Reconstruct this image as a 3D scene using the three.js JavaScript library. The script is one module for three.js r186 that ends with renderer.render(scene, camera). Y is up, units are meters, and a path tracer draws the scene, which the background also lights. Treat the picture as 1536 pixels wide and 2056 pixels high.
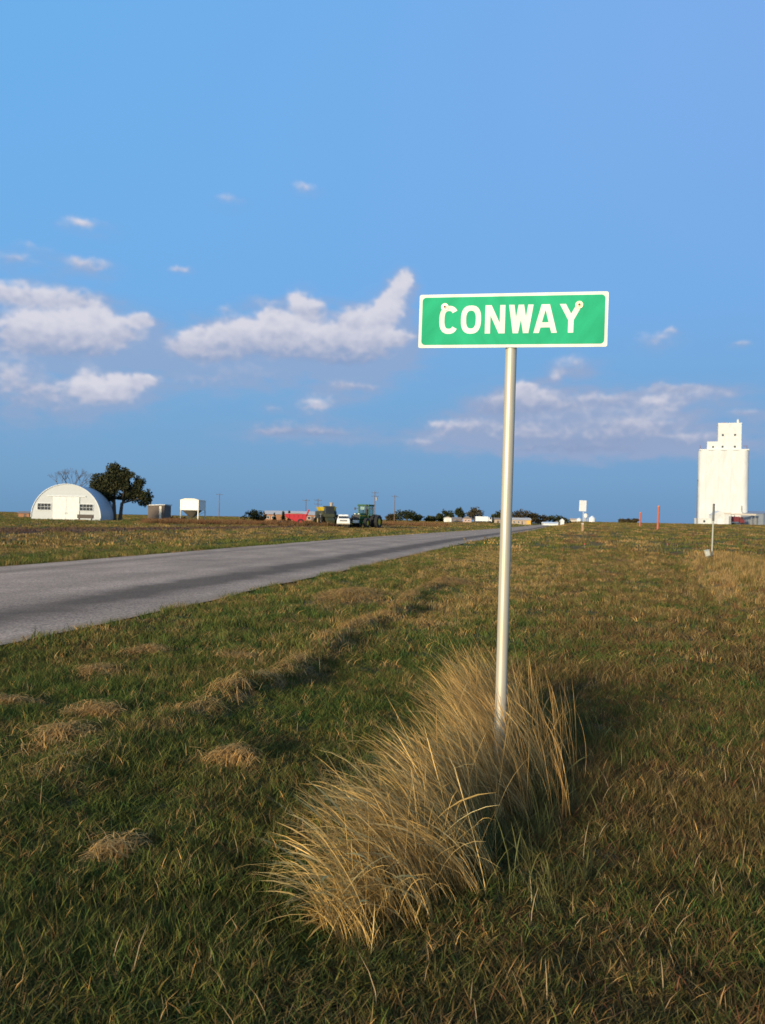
import * as THREE from 'three';
import { mergeGeometries, toCreasedNormals } from 'three/addons/utils/BufferGeometryUtils.js';
import { RoundedBoxGeometry } from 'three/addons/geometries/RoundedBoxGeometry.js';
import { ImprovedNoise } from 'three/addons/math/ImprovedNoise.js';

// ---------------------------------------------------------------- camera, sky, sun, exposure
const scene = new THREE.Scene();
const R = THREE.MathUtils.degToRad;
const EYE = 1.5;
const camera = new THREE.PerspectiveCamera(60, 765 / 1024, 0.1, 12000);
camera.position.set(0, EYE, 0);
camera.rotation.set(R(0.58), 0, R(1.2));
camera.focus = 5; camera.userData.fStop = 5.6;                     // a hand-held phone: the far distance is a little soft
const renderer = new THREE.WebGLRenderer({ antialias: true });
renderer.toneMapping = THREE.LinearToneMapping;
renderer.toneMappingExposure = 1.22;
renderer.shadowMap.enabled = true;
renderer.shadowMap.type = THREE.PCFSoftShadowMap;

const SUN_ELEVATION = 9, SUN_AZIMUTH = 214;                     // degrees, clockwise from the view direction: low, behind on the road side
const sunDir = new THREE.Vector3(Math.sin(R(SUN_AZIMUTH)) * Math.cos(R(SUN_ELEVATION)), Math.sin(R(SUN_ELEVATION)), -Math.cos(R(SUN_AZIMUTH)) * Math.cos(R(SUN_ELEVATION)));
const sun = new THREE.DirectionalLight(new THREE.Color().setRGB(1, 0.83, 0.56), 4.3);
sun.position.copy(sunDir).multiplyScalar(200);
sun.castShadow = true;
sun.shadow.mapSize.set(4096, 4096);
Object.assign(sun.shadow.camera, { left: -60, right: 60, top: 60, bottom: -60, near: 1, far: 500 });
sun.shadow.radius = 11;
scene.add(sun, sun.target);

const noiseGen = new ImprovedNoise();
const n3 = (x, y, z = 0) => noiseGen.noise(x, y, z);
function fbm(x, y, z = 0, oct = 4) { let s = 0, a = 0.5; for (let i = 0; i < oct; i++) { s += a * n3(x, y, z + i * 7.3); x *= 2.03; y *= 2.03; a *= 0.5; } return s; }
const clamp = THREE.MathUtils.clamp, lerp = THREE.MathUtils.lerp;
const sstep = (a, b, x) => { const t = clamp((x - a) / (b - a), 0, 1); return t * t * (3 - 2 * t); };
function rng(seed) { let s = seed >>> 0; return () => { s = (s + 0x6d2b79f5) | 0; let t = Math.imul(s ^ (s >>> 15), 1 | s); t = (t + Math.imul(t ^ (t >>> 7), 61 | t)) ^ t; return ((t ^ (t >>> 14)) >>> 0) / 4294967296; }; }

// cloud puffs: azimuth, elevation, half width, half height in degrees, thickness, how sunlit
const CLOUDS = [
 [-22,15.6,2.2,.4,.22,.6],[-18.5,15.2,1.6,.4,.25,.65],[-23,8.6,1.6,1.4,.22,.5],[-20,6.4,3.2,.7,.2,.35],[-9,9.2,4,.7,.25,.4],[-12,8.4,3,.6,.25,.35],[14,6.6,7,1.0,.3,.4],[20,8.0,3,.5,.3,.5],[5,6.2,3,.5,.25,.4],[-6,6.0,4,.5,.2,.3],
 [-22.5,12.9,3.02,0.71,0.8,0.75],[-19.2,13.0,1.72,0.63,0.4,0.6],[-22.9,14.8,1.64,0.38,0.35,0.6],[-18.9,14.9,1.44,0.40,0.4,0.6],
 [-21.9,11.0,2.22,1.00,0.9,0.75],[-20.0,11.3,1.71,0.85,0.9,0.8],[-18.1,12.1,0.64,0.70,1,0.95],[-18.7,11.1,2.02,1.04,1,0.85],[-16.8,11.4,1.77,0.77,0.7,0.7],[-15.4,12.1,0.90,0.48,0.6,0.75],[-20.2,10.1,4.25,0.68,0.6,0.35],
 [-18.6,8.1,0.81,0.81,1,0.95],[-18.2,7.6,1.60,0.52,0.9,0.85],[-16.5,8.1,1.48,0.59,0.9,0.85],[-15.2,8.4,0.75,0.36,0.7,0.8],[-17.4,7.2,2.05,0.47,0.5,0.6],
 [-22.7,7.7,2.47,1.37,0.35,0.5],[-20.7,7.3,1.69,0.84,0.25,0.55],
 [1.1,15.3,0.58,0.58,1,1],[0.7,14.6,0.71,0.84,1,0.97],[0.1,13.5,0.97,0.90,1,0.92],[-1.0,12.9,1.29,0.84,0.95,0.88],[-2.5,12.8,0.80,0.64,0.8,0.8],[-5.7,13.7,0.76,0.70,0.95,0.95],[-4.9,13.3,0.96,0.70,0.7,0.7],[-7.4,12.8,0.70,0.51,0.8,0.9],[-7.1,12.0,1.90,0.95,0.9,0.8],[-9.4,11.6,2.19,0.94,0.9,0.78],[-11.9,10.9,1.85,0.86,0.85,0.72],[-11.9,11.7,0.43,0.37,0.7,0.9],[-4.4,11.5,2.88,1.09,0.9,0.72],[-1.1,11.6,2.25,1.03,0.9,0.68],[0.8,11.7,0.90,0.45,0.8,0.75],[-6.9,10.8,5.71,0.70,0.6,0.35],[-2.4,10.5,1.93,0.64,0.6,0.3],[-11.6,10.2,2.16,0.49,0.6,0.4],[-10.3,13.1,0.62,0.31,0.3,0.6],[-7.9,13.7,1.26,0.32,0.3,0.6],
 [-19.1,17.3,1.72,0.46,0.45,0.8],[-10.4,19.5,1.09,0.44,0.3,0.7],[-5.5,20.5,1.12,0.32,0.4,0.75],[-13.1,15.3,0.92,0.24,0.4,0.7],
 [-4.4,7.4,1.34,0.77,0.5,0.65],[-2.7,8.6,1.44,0.58,0.4,0.4],[-1.1,8.5,1.29,0.26,0.3,0.35],[-7.2,7.1,0.79,0.25,0.3,0.5],[-4.9,5.6,3.51,0.32,0.5,0.15],[-7.4,5.5,0.79,0.25,0.3,0.5],
 [16.9,11.5,1.33,0.53,0.4,0.65],[17.9,12.0,0.58,0.29,0.3,0.6],[21.9,11.0,0.69,0.22,0.4,0.6],[11.9,10.0,1.54,0.68,0.4,0.5],[10.9,9.4,0.50,0.37,0.4,0.7],
 [8.8,8.7,0.88,0.50,0.6,0.8],[9.2,8.0,2.51,0.75,0.6,0.55],[7.3,7.5,1.90,0.63,0.55,0.25],[10.7,7.5,1.86,0.43,0.5,0.3],[14.1,7.9,2.72,0.48,0.45,0.45],[18.0,8.5,2.33,0.29,0.45,0.5],[17.3,7.6,1.17,0.53,0.5,0.8],[3.7,6.0,1.12,0.51,0.45,0.65],[2.5,5.2,1.61,0.32,0.4,0.5],[5.7,6.2,0.96,0.38,0.4,0.65],[8.6,5.9,1.89,0.44,0.4,0.5],[16.2,6.2,2.37,0.47,0.45,0.55],[12.9,5.5,6.72,0.61,0.45,0.25],[12.0,4.8,5.23,0.31,0.5,0.05],[20.0,5.4,2.56,0.40,0.35,0.5],[22.3,6.9,1.10,0.28,0.3,0.5]
];
function skyTexture() {
  const W = 4096, H = 2048, data = new Float32Array(W * H * 4);
  const SR = [[-4, .150, .310, .540], [0, .165, .325, .540], [3, .195, .388, .630], [8, .196, .430, .735], [14, .182, .455, .850], [22, .172, .458, .870], [32, .163, .456, .880], [50, .150, .440, .880], [90, .130, .400, .850]];
  for (let j = 0; j < H; j++) {
    const el = ((j + 0.5) / H - 0.5) * 180;
    let k = 0; while (k < SR.length - 2 && el > SR[k + 1][0]) k++;
    const t = clamp((el - SR[k][0]) / (SR[k + 1][0] - SR[k][0]), 0, 1);
    const base = [1, 2, 3].map((c) => 0.94 * lerp(SR[k][c], SR[k + 1][c], t));
    for (let i = 0; i < W; i++) {
      const az = (((i + 0.5) / W - 0.5) * 360 + 90 + 540) % 360 - 180;      // 0 = view direction, clockwise
      let r = base[0], g = base[1], b = base[2];
      // the air turns faintly mauve to the right of the view; sun glow widened behind it to warm the ground
      const side = sstep(-30, 40, az) * sstep(-60, 40, 80 - Math.abs(az - 20));
      r *= 1 + 0.36 * side * sstep(5, 30, el); g *= 1 - 0.025 * side;
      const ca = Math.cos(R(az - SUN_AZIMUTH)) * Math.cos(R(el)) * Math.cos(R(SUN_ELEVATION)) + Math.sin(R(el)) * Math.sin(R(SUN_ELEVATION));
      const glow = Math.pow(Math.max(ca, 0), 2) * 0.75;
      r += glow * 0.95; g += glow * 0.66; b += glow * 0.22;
      if (el > -2 && el < 34) {
        let D = 0, L = 0, K = 0;
        if (Math.abs(az) < 34) {
          const wx = fbm(az * 0.55, el * 0.9, 2, 4) * 0.55 + fbm(az * 2.2, el * 2.6, 5, 3) * 0.3, wy = fbm(az * 0.55, el * 0.9, 9, 4) * 0.4 + fbm(az * 2.2, el * 2.6, 8, 3) * 0.25;
          for (const [ca_, ce, rx, ry, de, li] of CLOUDS) {
            const dx = (az + wx - ca_) / (rx * 1.0), dy = (el + wy - ce) / (ry * 1.06), q = dx * dx + dy * dy, sx = (az + wx - ca_ - 0.12 * rx) / (rx * 1.5), sy = (el + wy - ce + 0.55 * ry) / (ry * 1.9), sq = sx * sx + sy * sy;
            if (sq < 5) K += (li < 0.6 ? 1.6 : 1) * de * Math.exp(-sq * 1.2);
            if (q < 4) { const w = de * Math.exp(-q * 1.35); D += w; L += w * (li + 0.72 * dy / (1 + Math.abs(dy)) - 0.06 * dx / (1 + Math.abs(dx))); }
          }
        }
        const out = sstep(25, 31, Math.abs(az));
        if (out > 0) {                                           // the same broken cloud goes on all round
          const wave = fbm(Math.cos(R(az)) * 7 + 3, Math.sin(R(az)) * 7, el * 0.13, 4) + 0.25 * fbm(Math.cos(R(az)) * 26, Math.sin(R(az)) * 26, el * 0.5, 4);
          const w = out * clamp((wave - 0.02) * 3.2, 0, 1) * sstep(0.5, 4, el) * (1 - sstep(15, 22, el));
          D += w; L += w * (0.45 + 0.35 * sstep(5, 13, el));
        }
        if (K > 0.02) {                                          // the thin grey vapour under and round the puffs
          const f = fbm(az * 0.5, el * 1.5, 51, 4), k = sstep(0.05, 1.25, K * (1 + 1.3 * f)) * (0.6 + 0.22 * sstep(0, 6, az));
          r = lerp(r, 0.315, k); g = lerp(g, 0.39, k); b = lerp(b, 0.585, k);
        }
        if (D > 0.02) {
          const lit = clamp(L / D, 0, 1);
          const f1 = fbm(az * 1.15, el * 1.7, 4, 5), f2 = fbm(az * 3.2, el * 4.2, 14, 4);
          const bil = 0.42 - Math.abs(n3(az * 0.85, el * 1.25, 31)) * 0.8 - Math.abs(n3(az * 1.8, el * 2.5, 37)) * 0.4 - Math.abs(n3(az * 3.8, el * 5, 41)) * 0.2;
          const dd = D * (1 + f1 * 0.6 + bil * 0.35) + (f1 * 0.14 + f2 * 0.08 + bil * 0.16) * Math.min(1, D * 2);
          let a = sstep(0.1, 0.68, dd) * 0.95;
          const s = clamp(lit + f1 * 0.22 + f2 * 0.10 + bil * 0.36 - 0.04, 0, 1);
          a *= lerp(0.5, 1, sstep(0, 0.6, s));
          const cr = lerp(0.22, 0.70, s), cg = lerp(0.30, 0.695, s), cb = lerp(0.50, 0.78, s);
          r = lerp(r, cr, a); g = lerp(g, cg, a); b = lerp(b, cb, a);
        }
      }
      const o = (j * W + i) * 4;
      data[o] = r / 1.22; data[o + 1] = g / 1.22; data[o + 2] = b / 1.22; data[o + 3] = 1;
    }
  }
  const t = new THREE.DataTexture(data, W, H, THREE.RGBAFormat, THREE.FloatType);
  t.mapping = THREE.EquirectangularReflectionMapping;
  t.magFilter = t.minFilter = THREE.LinearFilter;
  t.needsUpdate = true;
  return t;
}
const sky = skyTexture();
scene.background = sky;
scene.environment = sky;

// ---------------------------------------------------------------- helpers
const used = {};
function numbered(name) { const n = used[name] = (used[name] ?? -1) + 1; return n ? name + '_' + String(n).padStart(3, '0') : name; }
function tag(o, label, category, group, kind) {
  if (label) o.userData.label = label;
  if (category) o.userData.category = category;
  if (group) o.userData.group = group;
  if (kind) o.userData.kind = kind;
  return o;
}
function thing(name, label, category, pos = [0, 0, 0], turn = 0, group) {
  const o = new THREE.Group(); o.name = numbered(name); o.position.set(...pos); o.rotation.y = turn; scene.add(o);
  return tag(o, label, category, group);
}
const prep = (g) => { const n = g.index ? g.toNonIndexed() : g; for (const k of Object.keys(n.attributes)) if (!['position', 'normal', 'uv', 'color'].includes(k)) n.deleteAttribute(k); return n; };
function obj(name, geoms, mat, parent = scene) {
  const list = (Array.isArray(geoms) ? geoms : [geoms]).map(prep);
  const m = new THREE.Mesh(list.length > 1 ? mergeGeometries(list) : list[0], mat);
  m.name = parent === scene ? numbered(name) : name; m.castShadow = m.receiveShadow = true; parent.add(m);
  return m;
}
const place = (g, x, y, z, rx = 0, ry = 0, rz = 0) => { if (rx || ry || rz) g.applyMatrix4(new THREE.Matrix4().makeRotationFromEuler(new THREE.Euler(rx, ry, rz))); g.translate(x, y, z); return g; };
const box = (w, h, d, x = 0, y = 0, z = 0, rx = 0, ry = 0, rz = 0) => place(new THREE.BoxGeometry(w, h, d), x, y, z, rx, ry, rz);
const rbox = (w, h, d, r, x = 0, y = 0, z = 0, rx = 0, ry = 0, rz = 0) => place(new RoundedBoxGeometry(w, h, d, 2, r), x, y, z, rx, ry, rz);
const cyl = (r0, r1, h, x, y, z, seg = 20, rx = 0, ry = 0, rz = 0) => place(new THREE.CylinderGeometry(r0, r1, h, seg), x, y, z, rx, ry, rz);
function bar(a, b, r0, r1 = r0, seg = 8) {
  const A = new THREE.Vector3(...a), B = new THREE.Vector3(...b), d = B.clone().sub(A), g = new THREE.CylinderGeometry(r1, r0, d.length(), seg);
  g.applyQuaternion(new THREE.Quaternion().setFromUnitVectors(new THREE.Vector3(0, 1, 0), d.normalize()));
  g.translate(...A.add(B).multiplyScalar(0.5).toArray()); return g;
}
function extrude(points, depth, bevel = 0) {                      // closed outline in x, y; thickness along z from 0
  const s = points instanceof THREE.Shape ? points : new THREE.Shape(points.map((p) => new THREE.Vector2(...p)));
  return new THREE.ExtrudeGeometry(s, { depth, bevelEnabled: bevel > 0, bevelSize: bevel, bevelThickness: bevel, bevelOffset: -bevel, bevelSegments: 1, curveSegments: 10 });
}
const rgb = (r, g, b) => new THREE.Color().setRGB(r, g, b);
function noiseMap(size, fn, srgb = false) {                        // grey detail that repeats
  const d = new Uint8Array(size * size * 4);
  for (let j = 0; j < size; j++) for (let i = 0; i < size; i++) { const v = fn(i / size, j / size), o = (j * size + i) * 4; const c = Array.isArray(v) ? v : [v, v, v]; for (let k = 0; k < 3; k++) d[o + k] = clamp(c[k], 0, 1) * 255; d[o + 3] = 255; }
  const t = new THREE.DataTexture(d, size, size); t.wrapS = t.wrapT = THREE.RepeatWrapping; t.magFilter = THREE.LinearFilter; t.minFilter = THREE.LinearMipmapLinearFilter; t.generateMipmaps = true;
  if (srgb) t.colorSpace = THREE.SRGBColorSpace; t.needsUpdate = true; return t;
}
const rTex = rng(5);
const grainTex = noiseMap(256, () => 0.62 + 0.38 * rTex());
const wearTex = noiseMap(256, (u, v) => { const a = Math.cos(2 * Math.PI * u), b = Math.sin(2 * Math.PI * u), c = Math.cos(2 * Math.PI * v), e = Math.sin(2 * Math.PI * v); return 0.86 + 0.22 * fbm(a * 1.6 + c, b * 1.6 + e, a - e, 5) + 0.05 * rTex(); });
const std = (c, rough = 0.8, metal = 0, extra = {}) => new THREE.MeshStandardMaterial({ color: Array.isArray(c) ? rgb(...c) : c, roughness: rough, metalness: metal, ...extra });
const matte = (extra) => new THREE.MeshPhysicalMaterial({ roughness: 1, specularIntensity: 0.12, ...extra });
const worn = (c, rough = 0.75, metal = 0) => std(c, rough, metal, { map: wearTex });
const M = {
  whitePaint: worn([.76, .79, .80], .6), concrete: worn([.66, .68, .68], .8), corrugated: worn([.74, .74, .72], .45, .25), darkGlass: std([.03, .035, .04], .15), pane: std([.05, .055, .06], .12),
  oldWood: worn([.12, .10, .085], .9), greyMetal: worn([.34, .35, .36], .5, .4), galvanised: std([.58, .535, .425], .46, .32, { map: wearTex }), red: worn([.52, .03, .04], .45), green: worn([.02, .10, .025], .4), yellow: worn([.72, .52, .03], .45),
  rubber: std([.02, .02, .02], .9), black: std([.02, .02, .022], .6), brick: worn([.36, .17, .085], .85), tan: worn([.46, .36, .27], .8), pale: worn([.58, .52, .45], .8), roofGrey: worn([.20, .18, .17], .8), rust: worn([.22, .09, .05], .8),
  trunk: worn([.10, .075, .055], .95), orange: worn([.46, .12, .08], .7), wood: worn([.17, .12, .08], .9), creamMetal: worn([.72, .68, .58], .55, .1), lamp: std([.8, .8, .75], .2), darkRed: worn([.18, .03, .035], .6),
};

// ---------------------------------------------------------------- the lie of the land
const ROAD_DIR = R(11.8), CR = Math.cos(ROAD_DIR), SR_ = Math.sin(ROAD_DIR);
const toU = (x, z) => x * SR_ - z * CR, toV = (x, z) => x * CR + z * SR_;       // metres along the road, metres to its right
const fromUV = (u, v) => [u * SR_ + v * CR, -u * CR + v * SR_];
const ROAD_L = -13.0, ROAD_R = -5.42;
function table(t, x) { if (x <= t[0][0]) return t[0][1]; for (let i = 1; i < t.length; i++) if (x < t[i][0]) return lerp(t[i - 1][1], t[i][1], (x - t[i - 1][0]) / (t[i][0] - t[i - 1][0])); return t[t.length - 1][1]; }
const T_ROAD = [[-80, .2], [10, .2], [50, .4], [170, .52], [400, 1.25], [700, 2.3], [900, 2.3], [7000, -4]];
const T_RIGHT = [[0, 0], [20, .04], [40, .32], [100, .95], [190, 1.55], [300, 2.25], [480, 3.25], [700, 3.4], [7000, 0]];
const T_LEFT = [[0, .1], [40, .08], [70, .12], [150, .5], [250, 1.0], [400, 1.75], [700, 2.5], [7000, 0]];
const roadY = (u, v) => table(T_ROAD, u) + 0.07 * (1 - Math.pow((v - (ROAD_L + ROAD_R) / 2) / 3.8, 2));
const edgeWobble = (u, k) => 0.16 * n3(u * 0.35, k, 1) + 0.07 * n3(u * 1.7, k, 4);
const HEAPS = [                                                     // u, v, half width, half length along the road, height
  [4.62, -2.86, .26, .24, .12], [4.60, -1.82, .19, .17, .085], [5.36, -3.04, .2, .16, .06], [14.3, -3.42, .62, 1.3, .2], [6.7, -3.8, .2, .22, .055], [7.9, -3.95, .2, .22, .055],
  [7.95, -3.0, .22, .24, .06], [5.5, -3.75, .16, .2, .05], [3.3, -1.78, .12, .13, .03], [18.5, -2.3, .45, 1.1, .11],
];
const heapQ = (u, v, [hu, hv, rv, ru]) => Math.pow((u - hu + 0.16 * n3(u * 3.5, v * 3.5, hu)) / ru, 2) + Math.pow((v - hv + 0.16 * n3(u * 3.5, v * 3.5, hu + 9) + 0.05 * n3(u * 11, v * 11, hv)) / rv, 2);
const windrowV = (u) => -2.42 + 0.09 * Math.sin(u * 1.1) + 0.06 * n3(u * 0.8, 3.1) - (u > 10 ? (u - 10) * 0.028 : 0);
const windrowH = (u) => sstep(2.8, 3.8, u) * (0.35 + 0.65 * sstep(4.7, 6.2, u)) * (1 - sstep(17, 21, u)) * clamp(0.085 + 0.09 * n3(u * 0.75, 8.2) + 0.07 * n3(u * 2.6, 1.2), 0, 0.16);
const swaleV = (u) => 1.62 + 0.074 * u + 0.12 * n3(u * 0.2, 5);
function ground(x, z) {
  const u = toU(x, z), v = toV(x, z), d = Math.hypot(x, z);
  const lean = sstep(ROAD_R - 0.1, 5, v), lo = sstep(ROAD_L + 0.1, ROAD_L - 9, v);
  let y;
  if (v > ROAD_R - 0.3) y = lerp(roadY(u, ROAD_R) - 0.03, table(T_RIGHT, d), lean);
  else if (v < ROAD_L + 0.3) y = lerp(roadY(u, ROAD_L) - 0.03, table(T_LEFT, d), lo) - 0.22 * Math.exp(-Math.pow((v + 15.6) / 1.2, 2));
  else y = roadY(u, v) - 0.09;
  const off = Math.min(1, Math.max(v - ROAD_R, ROAD_L - v, 0) / 0.6);
  if (off > 0) {
    const near = 1 - sstep(60, 160, d);
    y += off * near * (0.075 * fbm(x * 0.45, z * 0.45, 3, 3) + 0.055 * fbm(x * 1.7, z * 1.7, 6, 3));
    y += off * (0.5 * sstep(30, 200, d)) * n3(x * 0.02, z * 0.02, 11) * 0.6;
    if (v > -6 && v < 0.5 && u > 2 && u < 22) {
      const rag = 1 + 0.9 * fbm(x * 4.2, z * 4.2, 17, 3);
      y += rag * windrowH(u) * Math.exp(-Math.pow((v - windrowV(u)) / 0.15, 2));
      for (const hp of HEAPS) { const q = heapQ(u, v, hp); if (q < 5) y += rag * 0.5 * hp[4] * Math.exp(-q); }
    }
    if (v > 0 && u > 5 && u < 70) {
      const s = v - swaleV(u), k = sstep(6, 11, u) * (1 - sstep(34, 55, u));
      y += k * (-0.19 * Math.exp(-Math.pow(s / 0.6, 2)) + 0.15 * Math.exp(-Math.pow((s - 1.5) / 0.9, 2)));
    }
  }
  return y;
}
const at = (X, depth) => { const x = (X - 768) / 1780.6 * depth; return [x, ground(x, -depth), -depth]; };   // on the ground, at a bearing given as an offset over a 1780.6 px focal length

// ---------------------------------------------------------------- colours of the ground cover
const C = { green: [.043, .084, .022], olive: [.122, .122, .034], brown: [.150, .092, .044], red: [.150, .066, .040], straw: [.40, .25, .09], tan: [.25, .175, .092], soil: [.055, .042, .032] };
const mix3 = (a, b, t) => [lerp(a[0], b[0], t), lerp(a[1], b[1], t), lerp(a[2], b[2], t)];
function heapAt(u, v) {
  let s = 0;
  if (u > 2 && u < 22 && v > -6 && v < 0.5) {
    s = clamp(windrowH(u) * 10, 0, 1) * Math.exp(-Math.pow((v - windrowV(u)) / 0.16, 2));
    for (const hp of HEAPS) s = Math.max(s, Math.exp(-heapQ(u, v, hp)));
  }
  return s * clamp(0.95 + 2.4 * fbm(u * 4.5, v * 4.5, 61, 3), 0, 1.2);
}
const ploughed = (u, v) => v > -28 ? 0 : sstep(0.25, 0.6, fbm(u * 0.012, v * 0.12, 71, 2) + 0.9 * Math.exp(-Math.pow((v + 42 - 0.02 * u) / 4.5, 2)) * (1 - sstep(110, 160, u)));
function coverColor(x, z, r1, r2) {                                  // r1, r2 in 0..1 choose within the mix of plants that grows at a spot
  const u = toU(x, z), v = toV(x, z), d = Math.hypot(x, z);
  const a = fbm(x * 0.55, z * 0.55, 21, 3) * 1.6, b = fbm(x * 1.9 + 9, z * 1.9, 33, 3) * 1.6, w = fbm(u * 0.05, v * 0.35, 44, 3) * 1.8;
  let green = 0.52 + 0.8 * a, straw = 0.10 + 0.22 * b, brown = 0.25 - 0.5 * a + 0.35 * b, red = 0;
  if (v > ROAD_R) {
    green += 0.35 * sstep(-3.0, -4.6, v) + 0.8 * (1 - sstep(4, 12, d)) * sstep(-0.1, -1.4, v); red = 0.25 * sstep(-0.8, 0.8, v) * (0.7 + b); brown += 0.42 * sstep(-1.6, 0.5, v); green -= 0.12 * sstep(-1.6, 0.5, v);
    const nearS = Math.abs(v - swaleV(u) - 1.5) < 1.3 && u > 20 && u < 40 ? 1 : 0; straw += nearS * 2.2; brown += nearS * 0.8;
    const sw = Math.max(0, w) * sstep(8, 16, d); straw += 1.3 * sw; brown += 0.6 * sw; straw += 0.12 * sstep(9, 16, d);
    green += 0.45 * sstep(30, 70, d) * (1 - sstep(-1.5, 1.5, -v + 3)) ;
  } else {
    const k = -v;
    green += 0.7 * (sstep(13, 13.5, k) - sstep(16, 19.5, k)) * (1 - sstep(40, 80, u) * 0.8); brown += 0.55 * sstep(18, 24, k) + w * 0.5; straw += 0.22 * sstep(17, 22, k) + w * 0.4;
    const pl = ploughed(u, v); if (r1 < pl * 0.9) return mix3([.085, .052, .042], [.13, .085, .06], r2);
    green += 1.1 * sstep(52, 66, k + w * 10) * (1 - sstep(100, 150, k)) - 0.3 * sstep(18, 24, k) * (1 - sstep(40, 55, k));
  }
  const hp = d < 24 ? heapAt(u, v) : 0; straw += 2.2 * hp * (0.4 + b); brown += 0.5 * hp;
  green = Math.max(green, 0.04); straw = Math.max(straw, 0.02); brown = Math.max(brown, 0.05);
  const sum = green + straw + brown + red; let t = r1 * sum, c;
  if ((t -= green) < 0) c = mix3(C.green, C.olive, clamp(r2 * 1.1 - a * 0.4 + 0.25 * sstep(20, 60, d), 0, 1));
  else if ((t -= straw) < 0) c = mix3(C.tan, C.straw, r2);
  else if ((t -= brown) < 0) c = mix3(C.brown, C.olive, r2 * 0.7);
  else c = mix3(C.red, C.brown, r2);
  return c;
}

// ---------------------------------------------------------------- the ground: one sheet to the horizon
{
  const angles = []; for (let a = -42; a < 42; a += 0.28) angles.push(a); for (let a = 42; a < 318; a += 3) angles.push(a);
  const radii = [0]; for (let r = 0.4; r < 7000; r *= 1.022) radii.push(r);
  const nA = angles.length, pos = [], col = [], uv = [], idx = [], rr = rng(77);
  for (const r of radii) for (const a of angles) {
    const x = r * Math.sin(R(a)), z = -r * Math.cos(R(a)); pos.push(x, ground(x, z), z); uv.push(x / 1.3, z / 1.3);
    let c = [0, 0, 0]; for (let k = 0; k < 5; k++) { const q = coverColor(x, z, (k + rr()) / 5, rr()); c = [c[0] + q[0] / 5, c[1] + q[1] / 5, c[2] + q[2] / 5]; }
    const u = toU(x, z), v = toV(x, z);
    const plough = ploughed(u, v);
    if (v < -30) c = mix3(c, [.075, .058, .05], plough * 0.8);
    if (r < 30) c = mix3(c, C.soil, 0.55 * (1 - sstep(8, 30, r)));
    c = mix3(c, C.tan, 0.6 * heapAt(u, v));
    col.push(...c);
  }
  for (let j = 0; j < radii.length - 1; j++) for (let i = 0; i < nA; i++) { const i2 = (i + 1) % nA, p = j * nA + i, q = j * nA + i2, p2 = p + nA, q2 = q + nA; if (j) idx.push(p, q, p2); idx.push(q, q2, p2); }
  const g = new THREE.BufferGeometry();
  g.setAttribute('position', new THREE.Float32BufferAttribute(pos, 3)); g.setAttribute('color', new THREE.Float32BufferAttribute(col, 3)); g.setAttribute('uv', new THREE.Float32BufferAttribute(uv, 2));
  g.setIndex(idx); g.computeVertexNormals();
  const m = new THREE.Mesh(g, matte({ vertexColors: true, map: grainTex, bumpMap: grainTex, bumpScale: 0.02, side: THREE.DoubleSide }));
  m.name = 'ground'; m.receiveShadow = true; m.castShadow = true; tag(m, 'flat grassy plain with brown and green patches', null, null, 'structure'); scene.add(m);
}
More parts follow.
